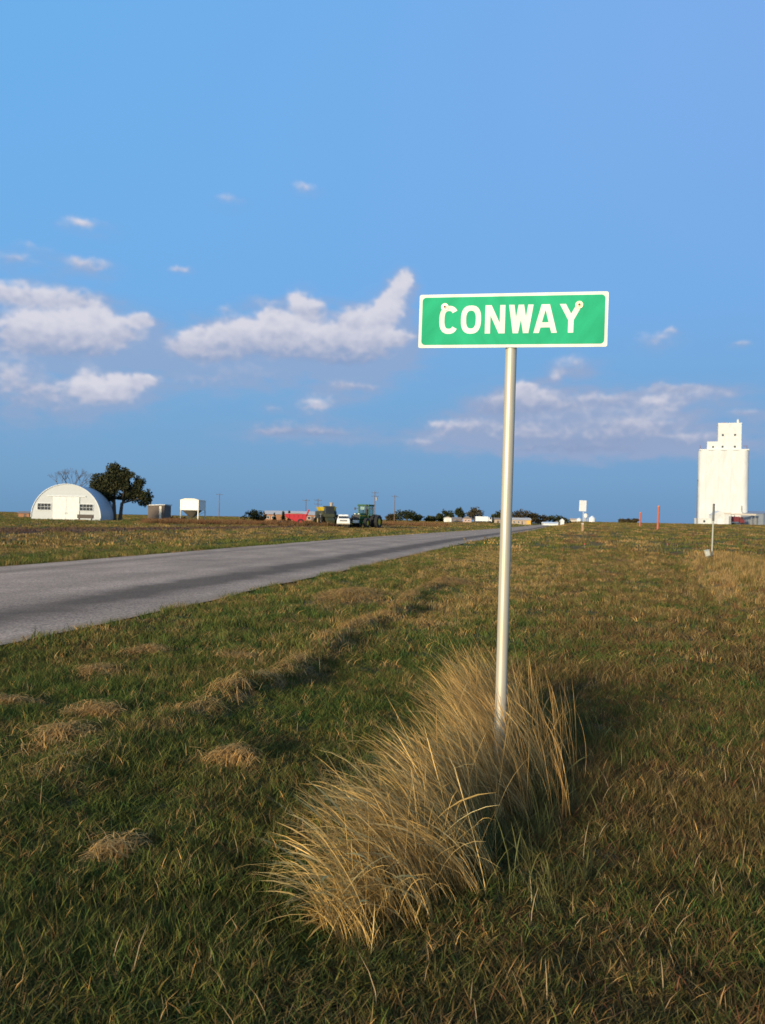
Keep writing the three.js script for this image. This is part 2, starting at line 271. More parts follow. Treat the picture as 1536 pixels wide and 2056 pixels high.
// the road
{
  const us = []; for (let u = -70; u < 60; u += 0.5) us.push(u); for (let u = 60; u < 900; u += 6) us.push(u);
  const nV = 22, pos = [], uv = [], idx = [];
  for (const u of us) for (let k = 0; k < nV; k++) {
    const t = k / (nV - 1), l = ROAD_L + edgeWobble(u, 2), r = ROAD_R + edgeWobble(u, 8), v = lerp(l, r, t), [x, z] = fromUV(u, v);
    pos.push(x, roadY(u, v), z); uv.push(u / 48, (v - ROAD_L) / (ROAD_R - ROAD_L));
  }
  for (let j = 0; j < us.length - 1; j++) for (let k = 0; k < nV - 1; k++) { const p = j * nV + k, q = p + nV; idx.push(p, q, p + 1, p + 1, q, q + 1); }
  const g = new THREE.BufferGeometry(); g.setAttribute('position', new THREE.Float32BufferAttribute(pos, 3)); g.setAttribute('uv', new THREE.Float32BufferAttribute(uv, 2)); g.setIndex(idx); g.computeVertexNormals();
  const W = 2048, H = 512, d = new Uint8Array(W * H * 4), rr = rng(9);
  for (let j = 0; j < H; j++) for (let i = 0; i < W; i++) {
    const u = i / W * 48, v = ROAD_L + j / H * (ROAD_R - ROAD_L), a = u / 48 * 2 * Math.PI, cx = Math.cos(a) * 7.6, cz = Math.sin(a) * 7.6;
    const coarse = fbm(cx * 0.5 + v * 0.6, cz * 0.5, v * 0.5, 4), rag = 0.35 * fbm(cx * 1.1, cz * 1.1, v * 0.8, 4);
    const band = (c, w) => Math.exp(-Math.pow((v + rag - c) / w, 2));
    let dark = 1.05 * band(-6.75, 0.52) + 0.18 * band(-8.4, 0.35) + 0.4 * band(-11.5, 0.3) + 0.12 * band(-10.0, 0.3);   // bitumen bled up under the wheels
    dark = clamp(dark * (1 + 1.2 * coarse), 0, 0.8);
    let k = (0.335 + 0.18 * coarse + 0.05 * rag) * (0.55 + 0.9 * rr()); k = lerp(k, 0.085 * (0.6 + 0.8 * rr()), dark);
    const edge = sstep(0.35, 0, Math.min(v - ROAD_L, ROAD_R - v)) * clamp(0.6 + 1.5 * coarse, 0, 1);
    const c = mix3([k * 1.40, k * 0.96, k * 0.66], [.30, .20, .11], edge * 0.9), o = (j * W + i) * 4;
    for (let q = 0; q < 3; q++) d[o + q] = 255 * Math.pow(clamp(c[q], 0, 1), 1 / 2.2); d[o + 3] = 255;
  }
  const t = new THREE.DataTexture(d, W, H); t.wrapS = THREE.RepeatWrapping; t.wrapT = THREE.ClampToEdgeWrapping; t.magFilter = THREE.LinearFilter; t.colorSpace = THREE.SRGBColorSpace; t.needsUpdate = true;
  const gb = grainTex.clone(); gb.repeat.set(48 / 0.5, 7.6 / 0.5); gb.needsUpdate = true;
  const m = new THREE.Mesh(g, matte({ map: t, bumpMap: gb, bumpScale: 0.008 }));
  m.name = 'road'; m.receiveShadow = true; tag(m, 'worn grey chip-sealed two-lane road running away to the right', null, null, 'structure'); scene.add(m);
}

// ---------------------------------------------------------------- the town sign
{
  const t = thing('town_sign', 'green town sign lettered CONWAY in white on a single galvanised post', 'road sign');
  const pm = [0.719, 0, -5.073];
  const gy = ground(0.69, -5.07);
  t.position.set(0.692, gy, -5.073);
  const p0 = [0, -0.2, 0], p1 = [0.028, 2.73 - gy, 0];
  obj('post', [bar(p0, p1, 0.0325, 0.0325, 28)], M.galvanised, t);
  obj('post_cap', [bar([0.028, 2.73 - gy, 0], [0.0282, 2.745 - gy, 0], 0.034, 0.03, 28)], M.greyMetal, t);
  const face = new THREE.Group(); face.name = 'sign_panel'; face.position.set(0.711 - 0.692, 2.657 - gy, -5.034 + 5.073); face.rotation.set(0, -ROAD_DIR, R(-0.7), 'YXZ'); t.add(face);
  const W = 1.067, H = 0.3105;
  const rr = (w, h, r) => { const s = new THREE.Shape(), x = w / 2, y = h / 2; s.moveTo(-x + r, -y); s.lineTo(x - r, -y); s.absarc(x - r, -y + r, r, -Math.PI / 2, 0); s.lineTo(x, y - r); s.absarc(x - r, y - r, r, 0, Math.PI / 2); s.lineTo(-x + r, y); s.absarc(-x + r, y - r, r, Math.PI / 2, Math.PI); s.lineTo(-x, -y + r); s.absarc(-x + r, -y + r, r, Math.PI, 1.5 * Math.PI); return s; };
  const sheetW = matte({ color: rgb(.74, .80, .76), map: wearTex }), sheetG = matte({ color: rgb(.034, .43, .225), map: wearTex });
  const plate = extrude(rr(W, H, 0.012), 0.003, 0.0006); plate.translate(0, 0, -0.003);
  obj('white_border', plate, sheetW, face);
  obj('green_field', extrude(rr(W - 0.036, H - 0.036, 0.022), 0.0006).translate(0, 0, 0.0007), sheetG, face);
  // letters, 0.163 m high with strokes of 0.033 m
  const S = 0.0305, T = 0.088, B = -0.075;
  const poly = (pts, w = S) => {                                     // a stroke of even width along a path
    const n = pts.length, L = [], Rr = [];
    for (let i = 0; i < n; i++) {
      const a = pts[Math.max(0, i - 1)], b = pts[Math.min(n - 1, i + 1)], dx = b[0] - a[0], dy = b[1] - a[1], l = Math.hypot(dx, dy);
      L.push([pts[i][0] - dy / l * w / 2, pts[i][1] + dx / l * w / 2]); Rr.push([pts[i][0] + dy / l * w / 2, pts[i][1] - dx / l * w / 2]);
    }
    return [...Rr, ...L.reverse()];
  };
  const bowl = (cx, w, a0, a1) => { const out = [], rx = w / 2 - S / 2, cy = (T + B) / 2, ry = (T - B) / 2 - S / 2; for (let i = 0; i <= 36; i++) { const a = lerp(a0, a1, i / 36), c = Math.cos(a), s = Math.sin(a), e = 0.78; out.push([cx + rx * Math.sign(c) * Math.pow(Math.abs(c), e), cy + ry * Math.sign(s) * Math.pow(Math.abs(s), e)]); } return out; };
  const quad = (x0, y0, x1, y1, w = S) => { const hw = w / 2 * Math.hypot(1, (x1 - x0) / (y1 - y0)); return [[x0 - hw, y0], [x0 + hw, y0], [x1 + hw, y1], [x1 - hw, y1]]; };
  const dep = 0.0006, ex = (p) => extrude(p, dep), zoff = (g, k = 0) => g.translate(0, 0, 0.0016 + k * 0.00012);
  const h = S / 2;
  const letters = [
    [zoff(ex(poly(bowl(-0.3585, 0.112, R(38), R(322)))))],
    [zoff(ex((() => { const s = new THREE.Shape(), o = new THREE.Path(); const out = bowl(-0.231, 0.116 + S, 0, 2 * Math.PI), inn = bowl(-0.231, 0.116 - S, 0, 2 * Math.PI); const sy = (p, k) => p.map(([x, y]) => [x, ((T + B) / 2) + (y - (T + B) / 2) * k]); const ho = ((T - B) / 2) / ((T - B) / 2 - S / 2), hi = ((T - B) / 2 - S) / ((T - B) / 2 - S / 2); s.setFromPoints(sy(out, ho).map((p) => new THREE.Vector2(...p))); o.setFromPoints(sy(inn, hi).reverse().map((p) => new THREE.Vector2(...p))); s.holes.push(o); return s; })()))],
    [zoff(ex(quad(-0.150 + h, B, -0.150 + h, T)), 0), zoff(ex(quad(-0.036 - h, B, -0.036 - h, T)), 1), zoff(ex(quad(-0.036 - h - 0.003, B, -0.150 + h + 0.003, T)), 2)],
    [zoff(ex(quad(0.024, B, -0.001, T)), 0), zoff(ex(quad(0.024, B, 0.053, T)), 1), zoff(ex(quad(0.082, B, 0.053, T)), 2), zoff(ex(quad(0.082, B, 0.107, T)), 3)],
    [zoff(ex(quad(0.140, B, 0.182, T)), 0), zoff(ex(quad(0.240, B, 0.197, T)), 1), zoff(ex([[0.150, -0.044], [0.230, -0.044], [0.222, -0.014], [0.158, -0.014]]), 2)],
    [zoff(ex(quad(0.331, 0, 0.284, T)), 0), zoff(ex(quad(0.331, 0, 0.379, T)), 1), zoff(ex(quad(0.331, B, 0.331, 0.008)), 2)],
  ];
  letters.forEach((g) => obj('letter', g, sheetW, face));
  for (const x of [-0.384, 0.374]) obj('bolt', [cyl(0.0215, 0.0215, 0.003, x, 0.081, 0.0042, 24, Math.PI / 2), cyl(0.011, 0.012, 0.006, x, 0.081, 0.0075, 6, Math.PI / 2)], x < 0 ? std([.70, .68, .55], .5, .2) : std([.74, .70, .50], .5, .2), face);
  for (const x of [-0.384, 0.374]) obj('bolt_head', cyl(0.006, 0.006, 0.004, x, 0.081, 0.0118, 12, Math.PI / 2), M.rust, face);
  for (const y of [-0.09, 0.075]) obj('bracket', [box(0.10, 0.03, 0.006, 0.0, y, -0.0085), box(0.09, 0.03, 0.012, 0.0, y, -0.0175)], M.greyMetal, face);
}

// ---------------------------------------------------------------- leaves, branches, trees
function leafCrown(lobes, count, size, seed, colors, flat = 0.75) {      // lobes: [x, y, z, rx, ry, rz]; small faces through the volume of each lobe
  const r = rng(seed), pos = [], nor = [], col = [], w = lobes.map((l) => l[3] * l[4] * l[5]), sum = w.reduce((a, b) => a + b, 0);
  const a = new THREE.Vector3(), b = new THREE.Vector3(), c = new THREE.Vector3(), n = new THREE.Vector3();
  for (let i = 0; i < count; i++) {
    let t = r() * sum, k = 0; while (k < lobes.length - 1 && (t -= w[k]) > 0) k++;
    const l = lobes[k], th = r() * 2 * Math.PI, cp = r() * 2 - 1, sp = Math.sqrt(1 - cp * cp), rad = Math.pow(r(), 0.42) * (0.82 + 0.36 * n3(cp * 2.2 + k, th, seed));
    const x = l[0] + l[3] * rad * sp * Math.cos(th), y = l[1] + l[4] * rad * cp, z = l[2] + l[5] * rad * sp * Math.sin(th);
    if (n3(x * 0.9 / size * 0.25, y * 0.9 / size * 0.25, z * 0.9 / size * 0.25 + seed) < -0.22) continue;
    n.set(r() - 0.5, r() - 0.5, r() - 0.5).normalize(); a.set(r() - 0.5, r() - 0.5, r() - 0.5).cross(n).normalize(); b.crossVectors(n, a);
    const s = size * (0.6 + 0.8 * r()), q = mix3(colors[0], colors[1], r()), v = 0.75 + 0.5 * r();
    for (const [p, o] of [[-0.5, 0], [0.1, -0.32], [0.5, 0], [-0.5, 0], [0.5, 0], [0.1, 0.32]]) { c.set(x, y, z).addScaledVector(a, p * s).addScaledVector(b, o * s * flat); pos.push(c.x, c.y, c.z); nor.push(n.x, n.y, n.z); col.push(q[0] * v, q[1] * v, q[2] * v); }
  }
  const g = new THREE.BufferGeometry(); g.setAttribute('position', new THREE.Float32BufferAttribute(pos, 3)); g.setAttribute('normal', new THREE.Float32BufferAttribute(nor, 3)); g.setAttribute('color', new THREE.Float32BufferAttribute(col, 3)); g.setAttribute('uv', new THREE.Float32BufferAttribute(new Float32Array(pos.length / 3 * 2), 2));
  return g;
}
const leafMat = matte({ vertexColors: true, side: THREE.DoubleSide });
const LEAF = { dark: [[.022, .030, .012], [.050, .055, .022]], brown: [[.045, .036, .022], [.075, .062, .030]], dry: [[.10, .06, .03], [.15, .09, .05]], conifer: [[.014, .024, .012], [.03, .045, .02]] };
function tree(name, label, X, depth, px, kind, seed, o = {}) {           // px: width and height over the 1780.6 px focal length
  const s = depth / 1780.6, w = px[0] * s, h = px[1] * s, r = rng(seed), t = thing(name, label, o.category ?? (name === 'bush' ? 'bush' : 'tree'), at(X, depth), 0, o.group);
  t.position.y -= o.sink ?? 0;
  const H = h + (o.sink ?? 0), lobes = [];
  if (o.conifer) for (let i = 0; i < 6; i++) lobes.push([0, H * (0.14 + 0.15 * i), 0, w / 2 * (1.05 - 0.16 * i), H * 0.11, w / 2 * (1.05 - 0.16 * i)]);
  else { const n = o.lobes ?? 6; for (let i = 0; i < n; i++) { const a = r() * 6.28, q = Math.sqrt(r()) * 0.8; const ry = H * (o.bush ? 0.34 : 0.26) * (0.7 + 0.5 * r()); lobes.push([w / 2 * q * Math.cos(a) * 1.1, lerp((o.bush ? 0.2 : 0.24) * H, H - ry, (i + r()) / n), w / 2 * q * Math.sin(a), w * 0.34 * (0.8 + 0.5 * r()), ry, w * 0.34]); } }
  obj('trunk', [bar([0, -0.3, 0], [0.05 * w, H * 0.55, 0], w * 0.035 + 0.06, w * 0.015 + 0.03, 7), bar([0.02 * w, H * 0.25, 0], [w * 0.22, H * 0.65, 0.1 * w], w * 0.02 + 0.04, 0.03, 6), bar([0.02 * w, H * 0.22, 0], [-w * 0.22, H * 0.62, -0.1 * w], w * 0.02 + 0.04, 0.03, 6)], M.trunk, t);
  obj('crown', leafCrown(lobes, o.n ?? 500, o.size ?? s * 4.2, seed, LEAF[kind]), leafMat, t);
  return t;
}
// the big tree beside the hut: two stems, limbs and separate masses of leaves
{
  const t = thing('elm_tree', 'big spreading dark tree with two stems beside the white arched hut', 'tree', at(236, 166));
  const limb = [[[-.5, -.4, 0], [-.7, 3.6, 0], .42, .3], [[.5, -.4, .2], [.9, 3.4, .3], .38, .28], [[-.7, 3.4, 0], [-3.2, 6.2, .5], .28, .12], [[-.7, 3.5, 0], [-.6, 8.5, -.4], .28, .1], [[.9, 3.2, .3], [2.8, 6.2, 0], .26, .1], [[.9, 3.3, .3], [4.6, 4.4, .4], .2, .07], [[-3.2, 6.2, .5], [-4.3, 7.4, .2], .12, .05], [[2.8, 6.2, 0], [3.4, 8, .3], .1, .05], [[-.6, 6, -.2], [1.6, 8.8, -1], .14, .06], [[-.8, 4.2, 0], [-2.8, 5, -1.6], .14, .06], [[1, 3.6, .3], [1.6, 6, 1.8], .14, .06]];
  obj('trunk', limb.map(([a, b, r0, r1]) => bar(a, b, r0, r1, 9)), M.trunk, t);
  const lobes = [[-3.7, 7.2, 0, 1.9, 2.1, 2], [-2.4, 5.9, .3, 2.2, 1.7, 2.2], [-.9, 9.6, 0, 1.8, 1.6, 1.8], [.6, 8.6, -.4, 2.1, 1.9, 2], [-1.0, 7.6, .6, 2, 1.7, 2], [2.3, 8.0, .2, 2.0, 1.6, 1.9], [1.6, 6.4, .4, 2.2, 1.5, 2.2], [3.6, 6.4, 0, 1.6, 1.5, 1.6], [-.6, 5.2, .8, 1.7, 1.0, 1.6], [5.3, 4.9, .2, 1.6, 1.6, 1.6], [4.8, 3.7, .3, 1.4, 1.2, 1.4], [-4.4, 6.1, 0, 1.2, 1.2, 1.2], [2.6, 5.1, .6, 1.3, .9, 1.3], [5.9, 3.9, 0, .8, .9, .9], [-3.9, 5.0, .2, 1.3, 1.1, 1.3], [.6, 5.0, -.5, 1.9, 1.3, 1.8], [.3, 7, 0, 2.4, 2, 2.2], [-2.2, 7.6, 0, 2, 1.7, 2], [3.8, 5.2, 0, 1.6, 1.2, 1.5], [-2.2, 4.4, 0, 1.4, .9, 1.4], [4.3, 7.3, 0, 1.1, 1.0, 1.1], [-1.6, 4.1, .2, 1.5, .9, 1.4], [2.0, 4.3, .2, 1.5, .9, 1.4], [3.6, 4.0, .1, 1.2, .9, 1.2]];
  obj('crown', leafCrown(lobes, 15000, 0.46, 12, [[.022, .030, .013], [.062, .058, .028]]), leafMat, t);
}
{ // bare branches behind the hut
  const t = thing('bare_tree', 'leafless thin branched tree rising behind the roof of the white hut', 'tree', at(141, 176)), r = rng(31), g = [bar([0, -.3, 0], [.1, 4, 0], .2, .12, 7)];
  const grow = (p, d, l, w, n) => { const q = [p[0] + d[0] * l, p[1] + d[1] * l, p[2] + d[2] * l]; g.push(bar(p, q, w, w * 0.55, 5)); if (n) for (let i = 0; i < 3; i++) { const e = new THREE.Vector3(d[0] + (r() - .5) * 1.5, d[1] + (r() - .35) * .7, d[2] + (r() - .5) * 1.2).normalize().toArray(); grow(q, e, l * 0.72, w * 0.55, n - 1); } };
  for (let i = 0; i < 6; i++) grow([.1, 3.9, 0], new THREE.Vector3((i - 2.5) * .34, 1, (r() - .5)).normalize().toArray(), 2.6, 0.1, 3);
  obj('branches', g, M.trunk, t);
}

// ---------------------------------------------------------------- the arched hut
{
  const p = at(133, 152), t = thing('arched_hut', 'white corrugated arched farm hut with a wide pale door and two windows', 'hut', [p[0], p[1] - 0.35, p[2]], R(7.5));
  const rad = 5.75, wall = 0.75, L = 15;
  const outline = (r, n = 40) => { const o = [[r, 0]]; for (let i = 0; i <= n; i++) { const a = Math.PI * i / n; o.push([r * Math.cos(a), wall + r * Math.sin(a)]); } o.push([-r, 0]); return o; };
  const pos = [], uv = [], idx = [], ring = outline(rad), nz = 150;
  for (let k = 0; k <= nz; k++) { const z = -L * k / nz, e = 0.035 * Math.cos(k * Math.PI / 2.5); ring.forEach(([x, y], i) => { const q = (rad + e) / rad; pos.push(x * q, wall + (y - wall) * (y > wall ? q : 1), z); uv.push(i / 6, z / 3); }); }
  for (let k = 0; k < nz; k++) for (let i = 0; i < ring.length - 1; i++) { const a = k * ring.length + i, b = a + ring.length; idx.push(a, a + 1, b, a + 1, b + 1, b); }
  const g = new THREE.BufferGeometry(); g.setAttribute('position', new THREE.Float32BufferAttribute(pos, 3)); g.setAttribute('uv', new THREE.Float32BufferAttribute(uv, 2)); g.setIndex(idx); g.computeVertexNormals();
  obj('arched_roof', g, std([.44, .47, .50], .5, .3, { map: wearTex, side: THREE.DoubleSide }), t);
  const s = new THREE.Shape(outline(rad - 0.05).map((q) => new THREE.Vector2(...q)));
  const hole = (x0, y0, x1, y1) => s.holes.push(new THREE.Path([[x0, y0], [x0, y1], [x1, y1], [x1, y0]].map((q) => new THREE.Vector2(...q))));
  hole(-4.75, 2.0, -2.5, 3.1); hole(2.2, 2.0, 4.45, 3.1);
  obj('end_wall', extrude(s, 0.12).translate(0, 0, -0.1), worn([.60, .63, .63], .7), t);
  const back = new THREE.Shape(outline(rad - 0.05).map((q) => new THREE.Vector2(...q))); obj('back_wall', extrude(back, 0.12).translate(0, 0, -L + 0.05), M.whitePaint, t);
  const dm = std([.84, .84, .80], .5, 0, { map: wearTex });
  for (const x of [-1.09, 1.09]) { const door = obj('door', box(2.15, 4.3, 0.07, x, 2.15, 0.1), dm, t); obj('handle', box(0.05, 0.3, 0.05, x < 0 ? -.14 : .14, 1.5, 0.16), M.greyMetal, door); }
  obj('track', box(6.4, 0.14, 0.12, 0, 4.42, 0.1), M.whitePaint, t);
  for (const [x0, x1] of [[-4.75, -2.5], [2.2, 4.45]]) {
    const w = obj('window', [box(x1 - x0 + .16, .09, .14, (x0 + x1) / 2, 1.97, .03), box(x1 - x0 + .16, .09, .14, (x0 + x1) / 2, 3.13, .03), box(.09, 1.08, .14, x0, 2.55, .03), box(.09, 1.08, .14, x1, 2.55, .03), ...[1, 2, 3].map((k) => box(.03, 1.08, .05, lerp(x0, x1, k / 4), 2.55, -.02)), box(x1 - x0, .05, .05, (x0 + x1) / 2, 2.55, -.02)], M.whitePaint, t);
    obj('pane', box(x1 - x0, 1.1, .02, (x0 + x1) / 2, 2.55, -.07), M.pane, w);
  }
  const rim = ring.slice(1, -1).map(([x, y]) => new THREE.Vector3(x, y, 0.06)); obj('rim', new THREE.TubeGeometry(new THREE.CatmullRomCurve3(rim), 60, 0.08, 6), M.whitePaint, t);
  const q = at(172, 146), w = thing('feed_trough', 'low dark wooden trough in front of the hut window', 'trough', q, R(7));
  obj('tub', [box(2.4, .12, .7, 0, .42, 0), box(2.5, .55, .07, 0, .72, .36), box(2.5, .55, .07, 0, .72, -.36), box(.07, .55, .66, 1.22, .72, 0), box(.07, .55, .66, -1.22, .72, 0)], M.oldWood, w);
  for (const x of [-1, 1]) obj('leg', box(.1, .36, .66, x, .17, 0), M.oldWood, w);
}
function house(name, label, category, X, depth, pxw, pxh, mats, o = {}) {   // gabled or flat building seen from its long side
  const s = depth / 1780.6, w = pxw * s, h = pxh * s, d = o.d ?? w * 0.6, t = thing(name, label, category, at(X, depth), R(o.turn ?? 0), o.group), rh = o.flat ? 0.12 * h : (o.rise ?? 0.3) * h, wh = h - rh;
  obj('wall', box(w, wh + .4, d, 0, wh / 2 - .2, 0), mats[0], t);
  if (o.flat) obj('roof', box(w + .3, rh, d + .3, 0, wh + rh / 2 + 0.002, 0), mats[1], t);
  else {
    const g = o.gable ? extrude([[-w / 2 - .25, 0], [w / 2 + .25, 0], [0, rh]], d + .4).translate(0, wh + .002, -d / 2 - .2) : place(extrude([[-d / 2 - .25, 0], [d / 2 + .25, 0], [0, rh]], w + .5), 0, 0, 0, 0, Math.PI / 2).translate(-w / 2 - .25, wh + .002, 0);
    obj('roof', g, mats[1], t);
  }
  for (const [x, y, ww, hh] of o.windows ?? []) { const f = obj('window', box(ww * w + .14, hh * wh + .14, .06, x * w, y * wh, d / 2 + .01), M.whitePaint, t); obj('pane', box(ww * w, hh * wh, .03, x * w, y * wh, d / 2 + .04), M.pane, f); }
  for (const [x, ww, hh] of o.doors ?? []) { const f = obj('door', box(ww * w, hh * wh, .06, x * w, hh * wh / 2, d / 2 + .03), o.doorMat ?? M.oldWood, t); obj('handle', box(.06, .1, .05, x * w + ww * w * .35, hh * wh * .5, d / 2 + .08), M.greyMetal, f); }
  return t;
}
house('tan_shed', 'small tan orange shed at the edge of the field before the hut', 'shed', 51, 185, 22, 12, [M.brick, M.roofGrey], { rise: .35, doors: [[.1, .2, .8]] });
{
  const p = at(320, 186), t = thing('weathered_shed', 'weathered grey brown box shed beside the big tree', 'shed', p, R(-12));
  obj('wall', [...Array.from({ length: 13 }, (_, i) => box(.27, 3.3, .06, -1.7 + i * .283, 1.5, 1.5)), ...Array.from({ length: 11 }, (_, i) => box(.06, 3.3, .27, 1.87, 1.5, -1.36 + i * .272)), box(3.6, 3.28, 2.9, 0, 1.5, 0)], worn([.15, .12, .10], .9), t);
  obj('pale_sheet', box(.5, 3.0, .05, 1.0, 1.5, 1.57), M.creamMetal, t); obj('roof', box(4.1, .16, 3.5, 0, 3.24, 0, 0, 0, R(2)), M.greyMetal, t);
}
{ // overhead bin
  const p = at(380, 170), t = thing('overhead_grain_bin', 'white square overhead bin with a hopper standing on four legs', 'grain bin', [p[0], p[1] - .2, p[2]], R(-6));
  const w = 3.6, d = 4.6, y0 = 2.5, y1 = 4.45;
  obj('bin', box(w, y1 - y0, d, 0, (y0 + y1) / 2, -d / 2), std([.80, .77, .70], .5, .1, { map: wearTex }), t);
  obj('roof', [extrude([[-w / 2 - .08, 0], [w / 2 + .08, 0], [w / 4, .28], [-w / 4, .28]], d + .1).translate(0, y1 + .002, -d - .05)], M.creamMetal, t);
  obj('hopper', place(new THREE.CylinderGeometry(w / 2 * Math.SQRT2 * 0.86, .42, 1.4, 4, 1), 0, y0 - .72, -d / 2 + .5, 0, Math.PI / 4), worn([.24, .21, .18], .7, .2), t);
  for (const [x, z] of [[-1, 0], [1, 0], [-1, -1], [1, -1]]) obj('leg', box(.17, y0 + .1, .17, x * (w / 2 - .085), (y0 - .1) / 2 , z * (d - .17) - .085), M.creamMetal, t);
  obj('brace', [bar([-1.7, .3, -d + .2], [1.7, 2.3, -d + .2], .035), bar([1.7, .3, -d + .2], [-1.7, 2.3, -d + .2], .035)], M.greyMetal, t);
}
// ---------------------------------------------------------------- trees and bushes along the skyline
tree('bush', 'round dark bush at the end of the brick building', 509, 192, [36, 28], 'dark', 41, { bush: 1, n: 1500, lobes: 8, size: .4 });
tree('bush', 'low brown bush leaning on the round dark bush', 530, 190, [14, 20], 'brown', 42, { bush: 1, n: 350 });
tree('bush', 'small dark bush before the legs of the overhead bin', 353, 176, [16, 12], 'dark', 43, { bush: 1, n: 260 });
tree('bush', 'tiny dark bush under the overhead bin', 366, 182, [12, 10], 'dark', 44, { bush: 1, n: 160 });
tree('conifer_tree', 'short dark conifer before the brick building nearest the bush', 551, 200, [9, 20], 'conifer', 45, { conifer: 1, n: 420, group: 'conifers before the brick building' });
tree('conifer_tree', 'bushy green conifer just beside the red grain cart', 569, 198, [11, 27], 'conifer', 46, { conifer: 1, n: 520, group: 'conifers before the brick building' });
tree('conifer_tree', 'tallest dark conifer rising above the red grain cart', 581, 204, [8, 34], 'conifer', 47, { conifer: 1, n: 520, group: 'conifers before the brick building' });
const far = 'trees and bushes on the skyline';
[[783, 330, 24, 17, 'brown', 'brown low tree just beyond the green tractor'], [816, 330, 40, 27, 'dark', 'dark broad tree halfway between the tractor and the white shed'], [838, 340, 22, 16, 'dark', 'small dark bush trailing off the broad tree'], [862, 345, 30, 13, 'dark', 'wide low dark bush before the pair of tall trees'], [882, 350, 16, 20, 'dark', 'dark narrow tree beside the white shed'],
  [900, 360, 26, 30, 'dark', 'dark rounded tree behind the white shed'], [922, 360, 24, 33, 'dark', 'tall dark tree behind the pink fronted house'], [953, 355, 34, 34, 'brown', 'olive brown tree behind the white trailer'], [991, 350, 18, 20, 'dark', 'dark bush at the end of the white trailer'],
  [1010, 360, 30, 34, 'dark', 'dark tree half hidden by the sign post'], [1038, 360, 34, 32, 'brown', 'brown tree just past the sign post'], [1061, 365, 34, 33, 'brown', 'brown tree with a ragged top above the tan house'], [1088, 372, 36, 24, 'brown', 'low brown tree above the long pale shed'], [1122, 378, 46, 22, 'dark', 'dark round tree where the road meets the skyline'],
  [1252, 420, 18, 9, 'brown', 'small brown bush alone on the skyline of the open field'], [1272, 420, 24, 12, 'brown', 'larger brown bush beside the small one on the open skyline'],
].forEach(([X, d, w, h, k, label], i) => tree(h < 21 ? 'bush' : 'tree', label, X, d, [w, h], k, 60 + i, { bush: h < 21, n: 1300, lobes: 9, size: d / 1780.6 * 3.8, group: far }));

// ---------------------------------------------------------------- buildings far off
house('brick_building', 'long low orange brick building with a pale roof behind the farm machines', 'building', 590, 236, 112, 21, [M.brick, M.pale], { d: 9, rise: .36, windows: [[-.42, .55, .04, .35], [-.33, .55, .05, .35], [.3, .55, .05, .4], [.42, .55, .05, .4]], doors: [[.36, .03, .75]] });
house('white_shed', 'small white shed in front of the pair of dark trees', 'shed', 899, 332, 15, 11, [M.whitePaint, M.pale], { rise: .25, gable: 1, doors: [[0, .4, .7]], doorMat: M.creamMetal });
house('grey_house', 'low grey house between the white shed and the pink fronted house', 'house', 917, 340, 18, 10, [worn([.22, .18, .16]), M.roofGrey], { rise: .4, windows: [[-.2, .5, .2, .4]] });
house('pink_house', 'pink fronted house with a gable beside the white trailer', 'house', 938, 338, 17, 13, [worn([.52, .36, .30]), M.roofGrey], { rise: .4, gable: 1, windows: [[-.2, .55, .16, .3], [.2, .55, .16, .3]] });
house('tan_shed', 'plain tan shed between the white trailer and the sign post', 'shed', 1000, 345, 14, 11, [M.tan, M.roofGrey], { rise: .3, doors: [[0, .3, .7]] });
{
  const p = at(971.5, 325), s = 325 / 1780.6, t = thing('box_trailer', 'white box trailer parked under the olive brown tree', 'trailer', p, R(-3)), w = 33 * s, h = 13.4 * s;
  obj('box', [rbox(w * .76, h - .7, 2.4, .04, -w * .12, .7 + (h - .7) / 2, 0)], M.whitePaint, t); obj('cab', [rbox(w * .2, h - .9, 2.2, .1, w * .38, .6 + (h - .9) / 2, 0)], M.whitePaint, t); obj('window', box(w * .1, .7, .04, w * .4, h * .72, 1.12), M.darkGlass, t);
  for (const x of [-.4, -.28, .36]) obj('wheel', cyl(.48, .48, .3, x * w, .46, 1.0, 16, Math.PI / 2), M.rubber, t); obj('frame', box(w * .92, .18, 1.2, 0, .62, 0), M.black, t);
}
{
  const t = house('tan_house', 'long tan house with a yellow end seen just past the sign post', 'house', 1043, 350, 42, 13, [M.tan, M.pale], { rise: .35, d: 6, windows: [[-.3, .5, .08, .4], [-.1, .5, .08, .4]], doors: [[.08, .05, .75]] });
  obj('yellow_end', box(8 * 350 / 1780.6, 1.5, .3, 3.2, .78, 3.2), worn([.72, .44, .08]), t);
}
house('pale_shed', 'long low pale shed beside the distant road end', 'shed', 1104, 352, 28, 7, [M.whitePaint, M.whitePaint], { rise: .4, d: 4 });
house('white_cabin', 'narrow white cabin, shorter of two before the dark round tree', 'cabin', 1118, 366, 5, 10, [M.whitePaint, M.roofGrey], { rise: .3, gable: 1, d: 2 });
house('white_cabin', 'narrow white cabin, taller of two before the dark round tree', 'cabin', 1128.5, 366, 7, 13, [M.whitePaint, M.whitePaint], { rise: .4, gable: 1, d: 2 });
house('cream_cottage', 'tiny cream cottage where the road vanishes', 'cottage', 1152, 480, 14, 7, [M.pale, M.tan], { rise: .4 });
